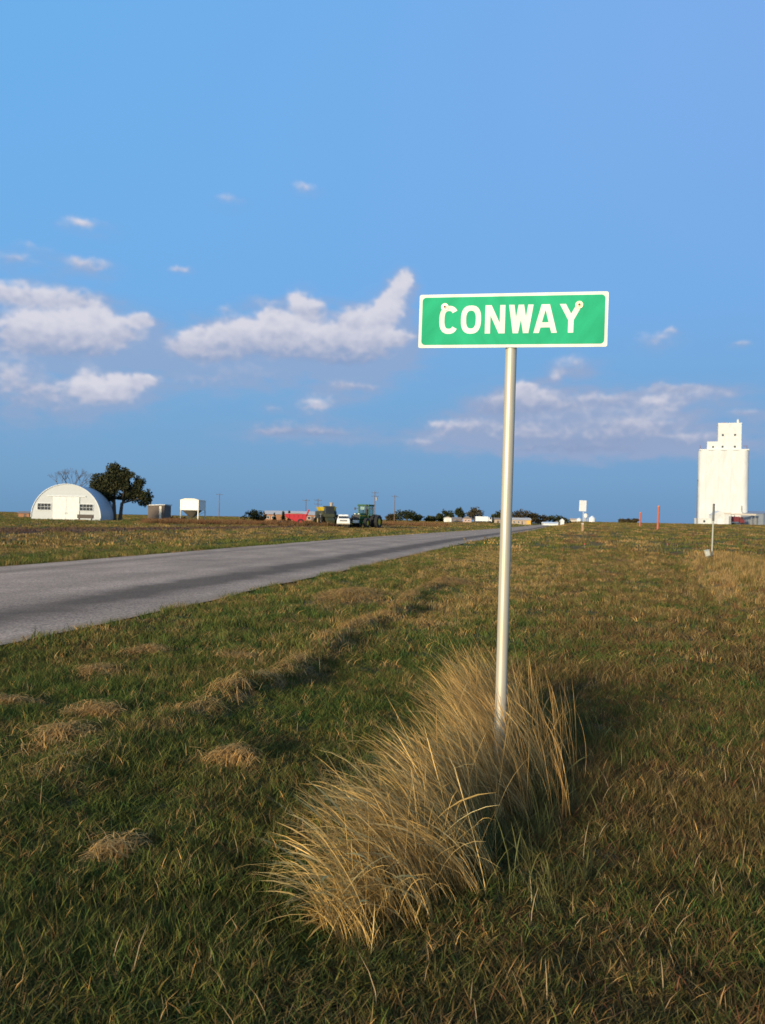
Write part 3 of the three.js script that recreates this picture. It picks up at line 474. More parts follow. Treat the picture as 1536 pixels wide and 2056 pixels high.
{ // tall roadside sign and white tanks beyond the road end
  const d = 430, s = d / 1780.6, p = at(1170, d), t = thing('billboard', 'tall blank white board on a post beyond the road end', 'sign', p, R(8));
  obj('board', rbox(14.5 * s, 22 * s, .6, .1, 0, 32.5 * s, 0, 0, 0, R(-2)), M.whitePaint, t); obj('post', bar([.4, -.4, -.1], [.4, 30 * s, -.45], .16), M.creamMetal, t); for (const y of [28, 36]) obj('rail', box(14 * s, .12, .12, 0, y * s, -.38), M.greyMetal, t);
  const tank = (label, X, w, h, lift, cone) => { const q = at(X, d + 6), o = thing('white_tank', label, 'tank', q), r = w * s / 2; obj('shell', cyl(r, r, h * s, 0, (lift + h / 2) * s, 0, 24), M.whitePaint, o); obj('roof', cyl(r * .12, r * 1.04, cone * s, 0, (lift + h + cone / 2) * s + .002, 0, 24), M.whitePaint, o); if (lift) for (let i = 0; i < 4; i++) obj('leg', bar([r * .8 * Math.cos(i * 1.57 + .7), -.3, r * .8 * Math.sin(i * 1.57 + .7)], [r * .8 * Math.cos(i * 1.57 + .7), lift * s + .1, r * .8 * Math.sin(i * 1.57 + .7)], .12), M.creamMetal, o); };
  tank('round white tank lifted on legs under the blank board', 1177, 9, 8, 9.5, 3); tank('wide white tank with a peaked top beyond the road end', 1189, 14, 8, 0, 5); tank('small squat white tank, nearest the road end', 1163, 10, 6, 0, 2.5);
}
// ---------------------------------------------------------------- the grain elevator and what stands at its foot
{
  const D = 480, s = D / 1780.6, p = at(1451, D), t = thing('grain_elevator', 'tall white concrete grain elevator with a stepped headhouse', 'grain elevator', p, R(-17));
  const w = 94 * s, h = 149 * s, r = w / 8;
  const silos = []; for (let i = 0; i < 4; i++) for (let j = 0; j < 2; j++) silos.push([-w / 2 + r + i * 2 * r, -j * 2 * r]);
  for (const [x, z] of silos) obj('silo', cyl(r + .02, r + .02, h, x, h / 2, z, 40), M.concrete, t);
  obj('fill_wall', [box(w - 2 * r, h - .2, 1.2, 0, h / 2 - .1, r * .97 - .6), box(w - 2 * r, h - .2, 2 * r, 0, h / 2 - .1, -r)], M.concrete, t);
  obj('deck', box(w * .985, .7, 4 * r * .97, 0, h + .36, -r), M.concrete, t);
  const hw = 44 * s, hh = 51 * s, hx = 10.5 * s;
  const head = obj('headhouse', rbox(hw, hh, 3 * r, .15, hx, h + .72 + hh / 2, -r), M.concrete, t);
  for (const [x, y] of [[-.3, .56], [.22, .56], [-.3, .1], [.22, .1]]) { obj('window', box(1.0, 1.1, .12, hx + x * hw, h + .72 + y * hh, r * .5 + .04), M.pane, head); }
  obj('parapet', [box(hw + .3, .5, .3, hx, h + .72 + hh + .252, r * .5 - .2), box(.3, .5, 3 * r - .6, hx - hw / 2, h + .72 + hh + .252, -r), box(.3, .5, 3 * r - .6, hx + hw / 2, h + .72 + hh + .252, -r)], M.concrete, head);
  const step = obj('side_house', box(20 * s, 16 * s, 2.4 * r, hx - hw / 2 - 10 * s, h + .72 + 8 * s, -r), M.concrete, t); obj('window', box(.9, 1, .12, hx - hw / 2 - 9 * s, h + .72 + 5 * s, r * .2 + .04), M.pane, step);
  obj('beacon', [cyl(.35, .4, 1.0, hx - hw * .24, h + hh + 1.6, -r, 12), box(2.2, .5, .8, hx - hw * .05, h + hh + 1.2, -r)], worn([.5, .12, .12]), t);
  obj('vent', [cyl(.7, .7, 2.0, hx + hw * .37, h + hh + 2.1, -r, 14), cyl(.2, .85, .6, hx + hw * .37, h + hh + 3.4, -r, 14)], M.concrete, t);
  obj('lightning_rod', bar([-w / 2 + .6, h + .7, 0], [-w / 2 + .6, h + 3, 0], .12), M.rust, t); obj('roof_rail', [bar([w / 2 - 1, h + .7, 0], [w / 2 - 1, h + 2.7, 0], .12), bar([w / 2 - 1, h + 2.6, 0], [w / 2 - 3, h + 2.6, 0], .1)], M.rust, t);
  obj('spout', [bar([w * .36, h * .0 + 8, r + .6], [w * .36, 17 * s + 6, r + .5], .3), bar([w * .36, 17 * s + 3, r + .5], [w * .5, 17 * s - 2, r + 2.5], .25)], M.greyMetal, t);
  obj('seam', [-1, 0, 1].map((k) => box(.10, h - 1, .08, k * 2 * r, h / 2 - .3, r * .97 + .03)), worn([.63, .64, .64]), t);
  const d2 = 462, s2 = d2 / 1780.6;
  house('white_office', 'low white office with one dark window at the corner of the elevator', 'building', 1415, d2, 33, 12, [M.concrete, M.concrete], { flat: 1, d: 6, windows: [[-.15, .55, .12, .4]] });
  house('white_barn', 'white gabled barn against the middle of the elevator', 'barn', 1440.5, d2 - 4, 24, 28, [M.concrete, M.concrete], { gable: 1, rise: .3, d: 7, doors: [[.02, .4, .6]], doorMat: M.whitePaint });
  house('white_leanto', 'narrow white lean-to between the barn and the dark red truck', 'shed', 1458, d2 - 6, 12, 24, [M.concrete, M.pale], { flat: 1, d: 5, doors: [[.3, .3, .8]], doorMat: M.greyMetal });
  { // grain truck under the canopy
    const q = at(1479, d2 - 2), o = thing('grain_truck', 'dark red grain truck under the loading canopy', 'truck', q, R(0)), W = 28 * s2, Hh = 19 * s2;
    obj('bed', [box(W * .62, Hh * .55, 2.6, -W * .16, Hh * .62, 0), ...[-.4, -.25, -.1, .05].map((k) => box(.12, Hh * .55, .1, k * W, Hh * .62, 1.36))], M.darkRed, o); obj('cab', [rbox(W * .24, Hh * .62, 2.3, .15, W * .33, Hh * .55, 0), rbox(W * .14, Hh * .34, 2.1, .12, W * .46, Hh * .38, 0)], M.darkRed, o); obj('window', box(W * .14, Hh * .2, .05, W * .33, Hh * .72, 1.16), M.darkGlass, o);
    for (const x of [-.36, -.22, .4]) obj('wheel', cyl(.62, .62, .5, x * W, .6, 1.1, 18, Math.PI / 2), M.rubber, o); obj('chassis', box(W * .95, .3, 1, 0, .85, 0), M.black, o);
    const c = thing('loading_canopy', 'pale flat loading canopy over the dark red truck', 'canopy', at(1492, d2)); obj('roof', box(44 * s2, .5, 5, 0, 21.5 * s2, 0), M.pale, c); for (const x of [-1, 1]) for (const z of [-2.2, 2.2]) obj('post', box(.3, 21 * s2, .3, x * 20.6 * s2, 10.4 * s2, z), M.greyMetal, c); obj('fascia', box(44.4 * s2, .9, .1, 0, 21.5 * s2, 2.56), M.pale, c);
  }
  { const q = at(1524, d2 + 10), o = thing('metal_building', 'low grey blue metal building beyond the loading canopy', 'building', q, R(-62)); obj('wall', [box(16, 6.4, 13, 0, 3, 0), ...Array.from({ length: 12 }, (_, i) => box(.2, 6.3, .1, -7.4 + i * 1.34, 3, 6.56))], worn([.26, .30, .36], .6, .2), o); obj('roof', extrude([[-6.8, 0], [6.8, 0], [0, 1.5]], 16.4).rotateY(Math.PI / 2).translate(-8.2, 6.22, 0), worn([.28, .31, .36], .5, .3), o); obj('door', box(4, 4.4, .1, 2, 2.1, 6.7), M.greyMetal, o); }
}
// ---------------------------------------------------------------- poles and posts
function utilityPole(label, X, depth, hpx, o = {}) {
  const s = depth / 1780.6, h = hpx * s, t = thing('utility_pole', label, 'utility pole', at(X, depth), R(o.turn ?? 20), 'utility poles on the skyline');
  obj('pole', bar([0, -.5, 0], [0, h, 0], .14, .09, 10), M.wood, t);
  for (let k = 0; k < (o.arms ?? 1); k++) { const a = obj('crossarm', box(2.2, .09, .09, 0, h - .5 - k * 1.1, .14), M.wood, t); for (const x of [-1, -.4, .4, 1]) obj('insulator', cyl(.04, .06, .18, x, h - .35 - k * 1.1, .18, 8), M.darkGlass, a); }
  if (o.transformer) obj('transformer', cyl(.3, .3, .9, .5, h - 2.3, 0, 14), M.greyMetal, t);
  return t;
}
utilityPole('thin utility pole above the orange brick building', 614, 262, 44, { arms: 1 }); utilityPole('utility pole rising behind the red grain cart', 638, 250, 46, { arms: 2 });
utilityPole('pale utility pole standing straight behind the green tractor', 752, 262, 62, { arms: 2, transformer: 1 }); utilityPole('utility pole in the gap past the green tractor', 792, 275, 54, { arms: 1 }); utilityPole('faint utility pole beyond the overhead bin', 440, 300, 50, { arms: 1 });
{ const t = utilityPole('dark utility pole at the corner of the grain elevator', 1399.5, 300, 92, { arms: 1, turn: 70 }); obj('sign_board', box(1.0, .8, .08, -.2, 4.2, .2), worn([.6, .12, .12]), t); }
for (const [X, d, h, w, lab] of [[1285, 176, 2.75, .17, 'thinner and more distant of two orange marker posts'], [1321, 112, 2.98, .135, 'nearer and thicker of two orange marker posts']]) {
  const t = thing('marker_post', lab + ' on the open grass', 'post', at(X, d), 0, 'orange marker posts'); t.rotation.z = R(-1.6);
  obj('post', [bar([0, -.4, 0], [0, h, 0], w, w, 14)], M.orange, t); obj('cap', bar([0, h, 0], [0, h + .12, 0], w * 1.12, w * .8, 14), worn([.66, .22, .08], .5), t);
}
{ const t = thing('stake', 'short tan wooden stake where the road meets the grass horizon', 'stake', at(1170, 96)); obj('stake', [box(.22, .95, .12, 0, .4, 0)], worn([.42, .26, .15]), t); obj('tip', box(.24, .16, .14, 0, .9, 0), M.pale, t); }
for (const [X, d, lab] of [[1340.5, 47, 'tiny red survey flag standing out in the right-hand grass by the dry swale'], [1174.5, 45, 'tiny red survey flag in the grass below the tan stake']]) { const t = thing('survey_flag', lab.replace('right-hand ', ''), 'flag', at(X, d), R(12)); obj('wire', bar([0, -.1, 0], [0, .22, 0], .006), M.greyMetal, t); obj('flag', box(.05, .09, .004, .025, .19, 0), std([.62, .03, .03], .6), t); }
{
  const p = at(1430.5, 33), t = thing('pipeline_marker', 'slim pale marker post rising from the grass before the elevator', 'marker post', p); t.rotation.z = R(-1.4);
  obj('post', [bar([0, -.3, 0], [0, 1.38, 0], .030, .028, 12)], worn([.42, .43, .36], .6), t); obj('dark_top', bar([0, 1.38, 0], [0, 1.98, 0], .042, .038, 12), std([.10, .11, .10], .6), t); obj('cap', bar([0, 1.98, 0], [0, 2.02, 0], .046, .026, 12), M.black, t);
  const q = at(1422, 32.6), b = thing('junction_box', 'small pale box on a short stub beside the marker post', 'junction box', q, R(12));
  obj('stub', bar([.02, -.2, 0], [0, .14, 0], .03), M.greyMetal, b); obj('box', rbox(.15, .2, .12, .02, 0, .22, 0, 0, 0, R(14)), worn([.55, .57, .50]), b); obj('lid', rbox(.17, .03, .14, .012, -.03, .335, 0, 0, 0, R(14)), worn([.5, .52, .46]), b);
}
// ---------------------------------------------------------------- farm machines
function wheel(t, x, y, z, r, w, rimMat, turn = 0) {
  const g = place(new THREE.LatheGeometry([[r * .55, -w / 2], [r * .92, -w / 2], [r, -w * .36], [r, w * .36], [r * .92, w / 2], [r * .55, w / 2]].map((p) => new THREE.Vector2(...p)), 24), 0, 0, 0, 0, 0, Math.PI / 2), lugs = [];
  if (r > .6) for (let i = 0; i < 22; i++) { const a = i / 22 * 2 * Math.PI; lugs.push(place(box(w * .52, .07, .14, (i % 2 ? .23 : -.23) * w, r + .01, 0), 0, 0, 0, a)); }
  const tyre = obj('wheel', [g, ...lugs].map((q) => q.rotateY(turn).translate(x, y, z)), M.rubber, t); obj('rim', [cyl(r * .56, r * .56, w * .7, 0, 0, 0, 20, 0, 0, Math.PI / 2), cyl(r * .2, r * .2, w * .86, 0, 0, 0, 12, 0, 0, Math.PI / 2)].map((q) => q.rotateY(turn).translate(x, y, z)), rimMat, tyre); return tyre;
}
{ // tractor, its bonnet turned towards the road
  const t = thing('green_tractor', 'large green tractor with glass cab and dual black wheels', 'tractor', at(731, 137), R(-26));
  obj('bonnet', [rbox(1.15, .95, 2.3, .14, 0, 1.72, 1.3), rbox(1.0, .3, 2.1, .1, 0, 2.1, 1.25)], M.green, t); obj('grille', [box(.9, .75, .05, 0, 1.68, 2.47), ...[-.28, 0, .28].map((x) => box(.05, .7, .04, x, 1.68, 2.51))], M.black, t); obj('stripe', [box(.02, .1, 2.1, .59, 1.85, 1.3), box(.02, .1, 2.1, -.59, 1.85, 1.3)], M.yellow, t);
  for (const x of [-.32, .32]) obj('headlight', rbox(.26, .14, .05, .02, x, 2.12, 2.42), M.lamp, t);
  const cab = obj('cab', [...[[-.85, .85], [.85, .85], [-.85, -.75], [.85, -.75]].map(([x, z]) => box(.1, 1.5, .1, x, 2.65, z - .65)), box(1.8, .5, 1.7, 0, 1.68, -.6), box(.5, .5, .5, 0, 2.1, -.8)], M.green, t);
  obj('roof', rbox(2.0, .26, 1.95, .1, 0, 3.5, -.6), M.green, cab); const gl = new THREE.MeshPhysicalMaterial({ color: rgb(.75, .82, .80), roughness: .04, transmission: 1, thickness: 0 }); obj('windscreen', [box(1.6, 1.42, .02, 0, 2.66, .22), box(1.6, 1.42, .02, 0, 2.66, -1.42), box(.02, 1.42, 1.5, .86, 2.66, -.6), box(.02, 1.42, 1.5, -.86, 2.66, -.6)], gl, cab); obj('seat', [rbox(.6, .2, .5, .06, 0, 2.05, -.85), rbox(.6, .8, .15, .06, 0, 2.5, -1.1)], M.black, cab);
  obj('glint_panel', box(.7, .5, .03, -.2, 3.05, .19), M.whitePaint, cab);  // white panel standing in for the glint on the cab glass
  obj('exhaust', [bar([.7, 2, .5], [.7, 3.6, .5], .07), bar([.7, 2.3, .5], [.7, 2.9, .5], .12)], M.black, t); obj('axle', [bar([-2.2, .98, -.8], [2.2, .98, -.8], .14), bar([-1.5, .75, 1.7], [1.5, .75, 1.7], .1), box(.7, .6, 3.2, 0, 1.1, .4)], M.green, t);
  for (const x of [-2.05, -1.3, 1.3, 2.05]) wheel(t, x, 1.0, -.8, 1.0, .55, M.yellow); for (const x of [-1.35, 1.35]) wheel(t, x, .76, 1.7, .74, .45, M.yellow);
  for (const x of [-1, 1]) { obj('fender', rbox(.6, .08, 1.5, .03, x * 1.2, 2.08, -.8), M.green, t); obj('mirror', [bar([x * .9, 3.0, .2], [x * 1.35, 3.0, .3], .025), box(.22, .4, .06, x * 1.42, 2.95, .3)], M.black, t); }
  obj('front_weight', rbox(.9, .45, .5, .05, 0, .95, 2.6), std([.66, .66, .6], .5), t);
}
{ // combine
  const t = thing('combine_harvester', 'brown green combine harvester with a yellow topped grain tank', 'combine harvester', at(656, 148), R(18));
  const gm = worn([.055, .06, .03], .6); obj('body', [rbox(2.6, 1.5, 4.6, .15, 0, 1.75, -.6), rbox(2.4, .8, 2.4, .1, 0, .95, -1)], gm, t); obj('grain_tank', [extrude([[-1.1, 0], [1.1, 0], [1.45, .62], [-1.45, .62]], 2.6).translate(0, 2.52, -1.6)], M.yellow, t);
  const cab = obj('cab', [rbox(1.7, .18, 1.4, .06, -.2, 3.2, 2.2), box(1.6, .5, 1.2, -.2, 1.75, 2.3)], gm, t); obj('windscreen', rbox(1.5, 1.2, 1.1, .1, -.2, 2.55, 2.3), M.darkGlass, cab);
  obj('unloader_pipe', [bar([1.2, 1.8, .6], [1.25, 3.1, .4], .22), bar([1.25, 3.1, .4], [1.3, 3.2, -3.2], .17)], gm, t); obj('exhaust_stack', [bar([1.3, 2.5, -2], [1.3, 3.8, -2], .26), bar([1.3, 3.8, -2], [1.3, 3.95, -2], .32)], worn([.42, .35, .28]), t); obj('feeder', box(1.2, .7, 1.8, -.2, 1.0, 3.0, R(22)), gm, t);
  for (const x of [-1.6, 1.6]) { wheel(t, x, .9, 1.4, .92, .7, M.yellow); wheel(t, x * .85, .6, -2.3, .62, .4, M.yellow); } obj('ladder', [bar([-1.55, .6, 2.4], [-1.55, 2, 2], .03), bar([-1.55, .6, 2], [-1.55, 2, 1.6], .03), ...[.8, 1.1, 1.4, 1.7].map((y) => bar([-1.55, y, 2.35], [-1.55, y, 1.85], .025))], M.greyMetal, t);
}
{ // grain cart
  const t = thing('grain_cart', 'bright red grain cart with a sloping hopper', 'grain cart', at(594, 146), R(8));
  obj('hopper', [extrude([[-1.72, 1.55], [1.72, 1.55], [1.72, .92], [1.25, .38], [.0, .38], [-1.72, 1.18]].map(([x, y]) => [x, y + .25]), 2.2, .03).translate(0, 0, -1.1)], M.red, t); obj('rim', [box(3.5, .1, .1, 0, 1.84, 1.12), box(3.5, .1, .1, 0, 1.84, -1.12), box(.1, .1, 2.14, 1.72, 1.84, 0), box(.1, .1, 2.14, -1.72, 1.84, 0)], M.red, t);
  obj('grain', place(new THREE.SphereGeometry(1, 20, 8, 0, Math.PI * 2, 0, Math.PI / 2), 0, 0, 0).scale(1.62, .28, 1.0).translate(0, 1.78, 0), worn([.5, .36, .2]), t); obj('rib', [-1.1, -.4, .3, 1.0].map((x) => box(.07, .5, .06, x, 1.5, 1.16)), M.red, t);
  obj('drawbar', [bar([-1.2, .6, 0], [-3, .5, 0], .08), bar([1.2, .55, -.9], [1.2, .55, .9], .07)], M.black, t); for (const z of [-1.05, 1.05]) wheel(t, .75, .55, z, .55, .4, M.red, Math.PI / 2); obj('auger', bar([1.5, 1, .6], [2.1, 2.6, .3], .14), M.red, t);
}
{ // pickup
  const t = thing('white_pickup', 'white pickup truck facing the road between combine and tractor', 'pickup truck', at(690, 131), R(3)); t.position.y += .05;
  const w = 1.95, pm = std([.80, .79, .76], .3, 0, {}); obj('body', [rbox(w, .62, 5.3, .12, 0, .86, -2.2), rbox(w - .1, .35, 1.5, .12, 0, 1.2, -.35)], pm, t); const cab = obj('cab', [extrude([[-.88, 0], [.88, 0], [.72, .58], [-.72, .58]], 1.6, .04).translate(0, 1.3, -2.75)], pm, t); obj('windscreen', box(1.45, .5, .05, 0, 1.6, -1.08, R(-24)), M.darkGlass, cab); obj('side_window', [box(.04, .4, 1.2, .83, 1.6, -1.95, 0, 0, R(15)), box(.04, .4, 1.2, -.83, 1.6, -1.95, 0, 0, R(-15))], M.darkGlass, cab); obj('roof', rbox(1.42, .07, 1.5, .03, 0, 1.93, -1.95), pm, cab);
  obj('grille', [box(1.1, .26, .05, 0, 1.06, .45), ...[-1, 0, 1].map((k) => box(1.1, .02, .03, 0, 1.06 + k * .07, .49))], M.greyMetal, t); obj('bumper', rbox(w + .04, .2, .22, .05, 0, .62, .5), M.galvanised, t); for (const x of [-.74, .74]) obj('headlight', rbox(.32, .22, .05, .02, x, 1.08, .45), M.lamp, t); for (const x of [-1, 1]) obj('mirror', box(.2, .2, .1, x * 1.1, 1.42, -1.1), M.black, t);
  for (const x of [-.82, .82]) for (const z of [-.5, -3.9]) wheel(t, x, .4, z, .4, .26, M.greyMetal);
}

// ---------------------------------------------------------------- grasses
function bladeTuft(n, rad, hMin, hMax, width, lean, seed, segs = 2) {
  const r = rng(seed), pos = [], nor = [], col = [], idx = [];
  for (let i = 0; i < n; i++) {
    const a = r() * 6.283, q = Math.sqrt(r()) * rad, bx = q * Math.cos(a), bz = q * Math.sin(a), h = lerp(hMin, hMax, r()), dir = r() * 6.283, l = lean * (0.2 + r()), w = width * (0.7 + 0.6 * r()), face = r() * 6.283;
    const tx = Math.cos(face) * w / 2, tz = Math.sin(face) * w / 2, c = 0.6 + 0.8 * r(), warm = 0.85 + 0.3 * r(), b0 = pos.length / 3;
    for (let s = 0; s <= segs; s++) {
      const t = s / segs, k = l * t * t, cx = bx + Math.cos(dir) * k * h, cz = bz + Math.sin(dir) * k * h, cy = h * t * (1 - 0.25 * l * t) - 0.01, f = s === segs ? 0 : 1 - 0.45 * t;
      if (s === segs) { pos.push(cx, cy, cz); } else pos.push(cx - tx * f, cy, cz - tz * f, cx + tx * f, cy, cz + tz * f);
      const k2 = s === segs ? 1 : 2; for (let m = 0; m < k2; m++) { nor.push(-Math.sin(face), 0.25, Math.cos(face)); col.push(c * warm, c, c * (2 - warm) * 0.95); }
    }
    for (let s = 0; s < segs - 1; s++) { const p = b0 + s * 2; idx.push(p, p + 1, p + 2, p + 1, p + 3, p + 2); }
    const p = b0 + (segs - 1) * 2; idx.push(p, p + 1, p + 2);
  }
  const g = new THREE.BufferGeometry(); g.setAttribute('position', new THREE.Float32BufferAttribute(pos, 3)); g.setAttribute('normal', new THREE.Float32BufferAttribute(nor, 3)); g.setAttribute('color', new THREE.Float32BufferAttribute(col, 3)); g.setIndex(idx); return g;
}
const bladeMat = matte({ vertexColors: true, side: THREE.DoubleSide });
const verge = tag(new THREE.Group(), 'mown verge grass, green mixed with brown and straw', 'grass', null, 'stuff'); verge.name = 'verge_grass'; scene.add(verge);
const field = tag(new THREE.Group(), 'rough brown and green field grass across the road', 'grass', null, 'stuff'); field.name = 'field_grass'; scene.add(field);
function scatter(parent, tufts, count, seed, pick, size) {           // pick(r) -> [x, z] or null
  const r = rng(seed), spots = tufts.map(() => []);
  for (let i = 0; i < count; i++) { const p = pick(r); if (p) spots[Math.floor(r() * tufts.length)].push([...p, r(), r(), r(), r(), r()]); }
  const m4 = new THREE.Matrix4(), q = new THREE.Quaternion(), e = new THREE.Euler(), c = new THREE.Color();
  tufts.forEach((g, k) => {
    const m = new THREE.InstancedMesh(g, bladeMat, spots[k].length); m.name = 'blades'; m.castShadow = m.receiveShadow = true; m.userData.kind = 'stuff';
    spots[k].forEach(([x, z, a, b, h, c1, c2], i) => {
      const s = size(x, z, h); e.set((b - .5) * .3, a * 6.283, (c1 - .5) * .3);
      m4.compose(new THREE.Vector3(x, ground(x, z), z), q.setFromEuler(e), new THREE.Vector3(s[0], s[1], s[0])); m.setMatrixAt(i, m4);
      m.setColorAt(i, c.setRGB(...coverColor(x, z, c1, c2)));
    });
    parent.add(m);
  });
}
const onRoad = (x, z, m = 0) => { const u = toU(x, z), v = toV(x, z); return v > ROAD_L + edgeWobble(u, 2) + 0.02 - m && v < ROAD_R + edgeWobble(u, 8) - 0.02 + m; };
const ring = (d0, d1, half, side) => (r) => { const d = lerp(d0, d1, r()), a = R((r() * 2 - 1) * half), x = d * Math.sin(a), z = -d * Math.cos(a); if (onRoad(x, z)) return null; const v = toV(x, z); return (side > 0) === (v > -9) ? [x, z] : null; };
const tall = (x, z) => { const u = toU(x, z), v = toV(x, z); let k = 1; if (v > ROAD_R) { const s = v - swaleV(u) - 1.6; k += 1.5 * Math.exp(-s * s / 1.4) * sstep(19, 23, u) * (1 - sstep(33, 40, u)); k *= 1 - 0.35 * Math.min(1, heapAt(u, v)); } return k * clamp(0.95 + 1.3 * fbm(x * 0.9, z * 0.9, 90, 3) + 0.7 * fbm(x * 3.3, z * 3.3, 95, 2), 0.3, 1.6); };
const nearTufts = [1, 2, 3, 4, 5].map((k) => bladeTuft(20, .05, .035, .10, .0034, .8, 100 + k, 3));
const midTufts = [1, 2, 3, 4].map((k) => bladeTuft(24, .12, .045, .12, .0075, .8, 200 + k, 2));
const farTufts = [1, 2, 3, 4].map((k) => bladeTuft(34, .42, .08, .2, .03, .7, 300 + k, 2));
scatter(verge, nearTufts, 42000, 1, ring(1.7, 9, 40, 1), (x, z, h) => { const s = 0.75 + 0.6 * h; return [s, 0.86 * s * tall(x, z)]; });
scatter(verge, midTufts, 46000, 2, ring(8.5, 42, 38, 1), (x, z, h) => { const s = 0.75 + 0.6 * h; return [s, s * 0.95 * tall(x, z)]; });
scatter(verge, farTufts, 34000, 3, ring(38, 480, 36, 1), (x, z, h) => { const k = 0.8 + Math.hypot(x, z) / 260, s = (0.75 + 0.6 * h) * k; return [s, s * 0.85 * tall(x, z) / Math.sqrt(k)]; });
scatter(field, midTufts, 26000, 4, ring(15, 42, 36, -1), (x, z, h) => { const s = 0.9 + 0.6 * h, v = toV(x, z), k = 1 + 1.1 * sstep(-13, -13.6, v) * (1 - sstep(-15, -18, v)); return [s, s * k * (0.8 + 0.5 * fbm(x * .5, z * .5, 55, 2))]; });
scatter(field, farTufts, 34000, 5, ring(38, 420, 36, -1), (x, z, h) => { const k = 0.8 + Math.hypot(x, z) / 260, s = (0.75 + 0.6 * h) * k; return [s, s * 0.9 / Math.sqrt(k)]; });
{ // tall brown weeds along the skyline in front of the machines
  const w = tag(new THREE.Group(), 'tall brown weeds standing along the field before the farm machines', 'weeds', null, 'stuff'); w.name = 'tall_weeds'; scene.add(w);
  const tufts = [1, 2, 3].map((k) => bladeTuft(40, .5, .3, .95, .035, .5, 400 + k, 2)), r = rng(6), m4 = new THREE.Matrix4(), q = new THREE.Quaternion(), e = new THREE.Euler(), c = new THREE.Color();
  tufts.forEach((g, k) => { const n = 800, m = new THREE.InstancedMesh(g, bladeMat, n); m.name = 'stalks'; m.castShadow = m.receiveShadow = true; m.userData.kind = 'stuff';
    for (let i = 0; i < n; i++) { const X = lerp(290, 900, r()), d = lerp(128, 150, r()) + (X - 300) * .04 + (X > 680 ? lerp(10, 60, r()) : 0), [x, y, z] = at(X, d), s = (0.55 + 0.6 * r()) * (1 + .5 * fbm(X * .03, d * .05, 7, 3)); e.set(0, r() * 6.28, 0); m4.compose(new THREE.Vector3(x, y, z), q.setFromEuler(e), new THREE.Vector3(1, s, 1)); m.setMatrixAt(i, m4); m.setColorAt(i, c.setRGB(...mix3([.15, .065, .035], [.19, .12, .055], r()))); }
    w.add(m); });
}
// a ribbon bent along a path of points, tapering to its tip
function ribbons(list) {                                             // each: { p: [[x, y, z] ...], w, c: [r, g, b], side: [x, y, z] }
  const pos = [], nor = [], col = [], idx = [];
  for (const { p, w, c, side, head } of list) {
    const b0 = pos.length / 3, n = p.length;
    for (let i = 0; i < n; i++) { const f = i === n - 1 ? 0.12 : head && i >= n - 3 ? 1.7 : 1 - 0.5 * i / n, k = w * f / 2; pos.push(p[i][0] - side[0] * k, p[i][1] - side[1] * k, p[i][2] - side[2] * k, p[i][0] + side[0] * k, p[i][1] + side[1] * k, p[i][2] + side[2] * k); col.push(...c, ...c); }
    for (let i = 0; i < n - 1; i++) { const q = b0 + i * 2; idx.push(q, q + 1, q + 2, q + 1, q + 3, q + 2); }
  }
  const g = new THREE.BufferGeometry(); g.setAttribute('position', new THREE.Float32BufferAttribute(pos, 3)); g.setAttribute('color', new THREE.Float32BufferAttribute(col, 3)); g.setIndex(idx); g.computeVertexNormals(); return g;
}
function ribbonThing(name, list, label, category, kind, group) { const m = new THREE.Mesh(ribbons(list), bladeMat); m.name = numbered(name); m.castShadow = m.receiveShadow = true; tag(m, label, category, group, kind); scene.add(m); return m; }
function hay(u0, v0, su, sv, count, seed, lenScale = 1, weight = 1) {   // cut straws lying every way over a heap
  const r = rng(seed), out = [];
  const gauss = () => (r() + r() + r() - 1.5) * 1.1;
  for (let i = 0; i < count; i++) {
    const u = typeof u0 === 'function' ? u0(r) : u0 + gauss() * su, v = (typeof v0 === 'function' ? v0(u) : v0) + gauss() * sv, a = r() * 6.283, l = (0.05 + 0.11 * r()) * lenScale, up = (r() - .4) * .5, lift = 0.006 + 0.06 * Math.pow(r(), 2) * weight;
    if (r() > Math.pow(heapAt(u, v), 1.3) * 1.4) continue;
    const [x, z] = fromUV(u, v), dx = Math.cos(a) * l / 2, dz = Math.sin(a) * l / 2, P = [];
    for (let k = -1; k <= 1; k++) { const X = x + dx * k, Z = z + dz * k; P.push([X, ground(X, Z) + lift + (k === 0 ? .012 : 0) + up * l * k * .5, Z]); }
    out.push({ p: P, w: 0.003 + 0.003 * r(), c: mix3([.25, .14, .05], [.64, .355, .11], Math.pow(r(), 1.2)), side: [-Math.sin(a) * .9, .4 * (r() - .5), Math.cos(a) * .9] });
  }
  return out;
}
const hays = [
  'pointed straw coloured heap of cut grass, nearest the lower left of the verge', 'two-humped heap of dry cut grass between the pointed heap and the tall tuft', 'long thin patch of dry grass just above the pointed heap', 'largest mound of dry cut grass, beside the road edge', 'pale tuft of cut grass in the green by the road',
  'small dry tuft of cut grass nearest the road at the photo edge', 'flat dry heap of cut grass touching the raked row', 'yellowed cut grass patch at the side edge below the road', 'small dull brown mound low in the dark foreground', 'far strip of dry cut grass beside the sign post',
];
HEAPS.forEach(([u, v, rv, ru, h], i) => ribbonThing('cut_grass_heap', hay(u, v, ru * .95, rv * .95, Math.round(5600 * Math.min(1.5, rv * ru * 6 + .12)), 500 + i, i === 3 || i === 9 ? 1.8 : .85), hays[i].replace('nearest the lower left of the verge', 'broadest in the near verge').replace(' at the photo edge', '').replace(' at the side edge', ''), 'cut grass heap', 'thing', 'heaps of cut grass on the verge'));
ribbonThing('hay_windrow', hay((r) => { let u; do { u = lerp(3, 20, Math.pow(r(), 1.3)); } while (r() > windrowH(u) * 8 + .05); return u; }, windrowV, 0, .15, 10500, 521, 1.2), 'long raked row of dry cut grass running along the verge', 'hay row', 'stuff');

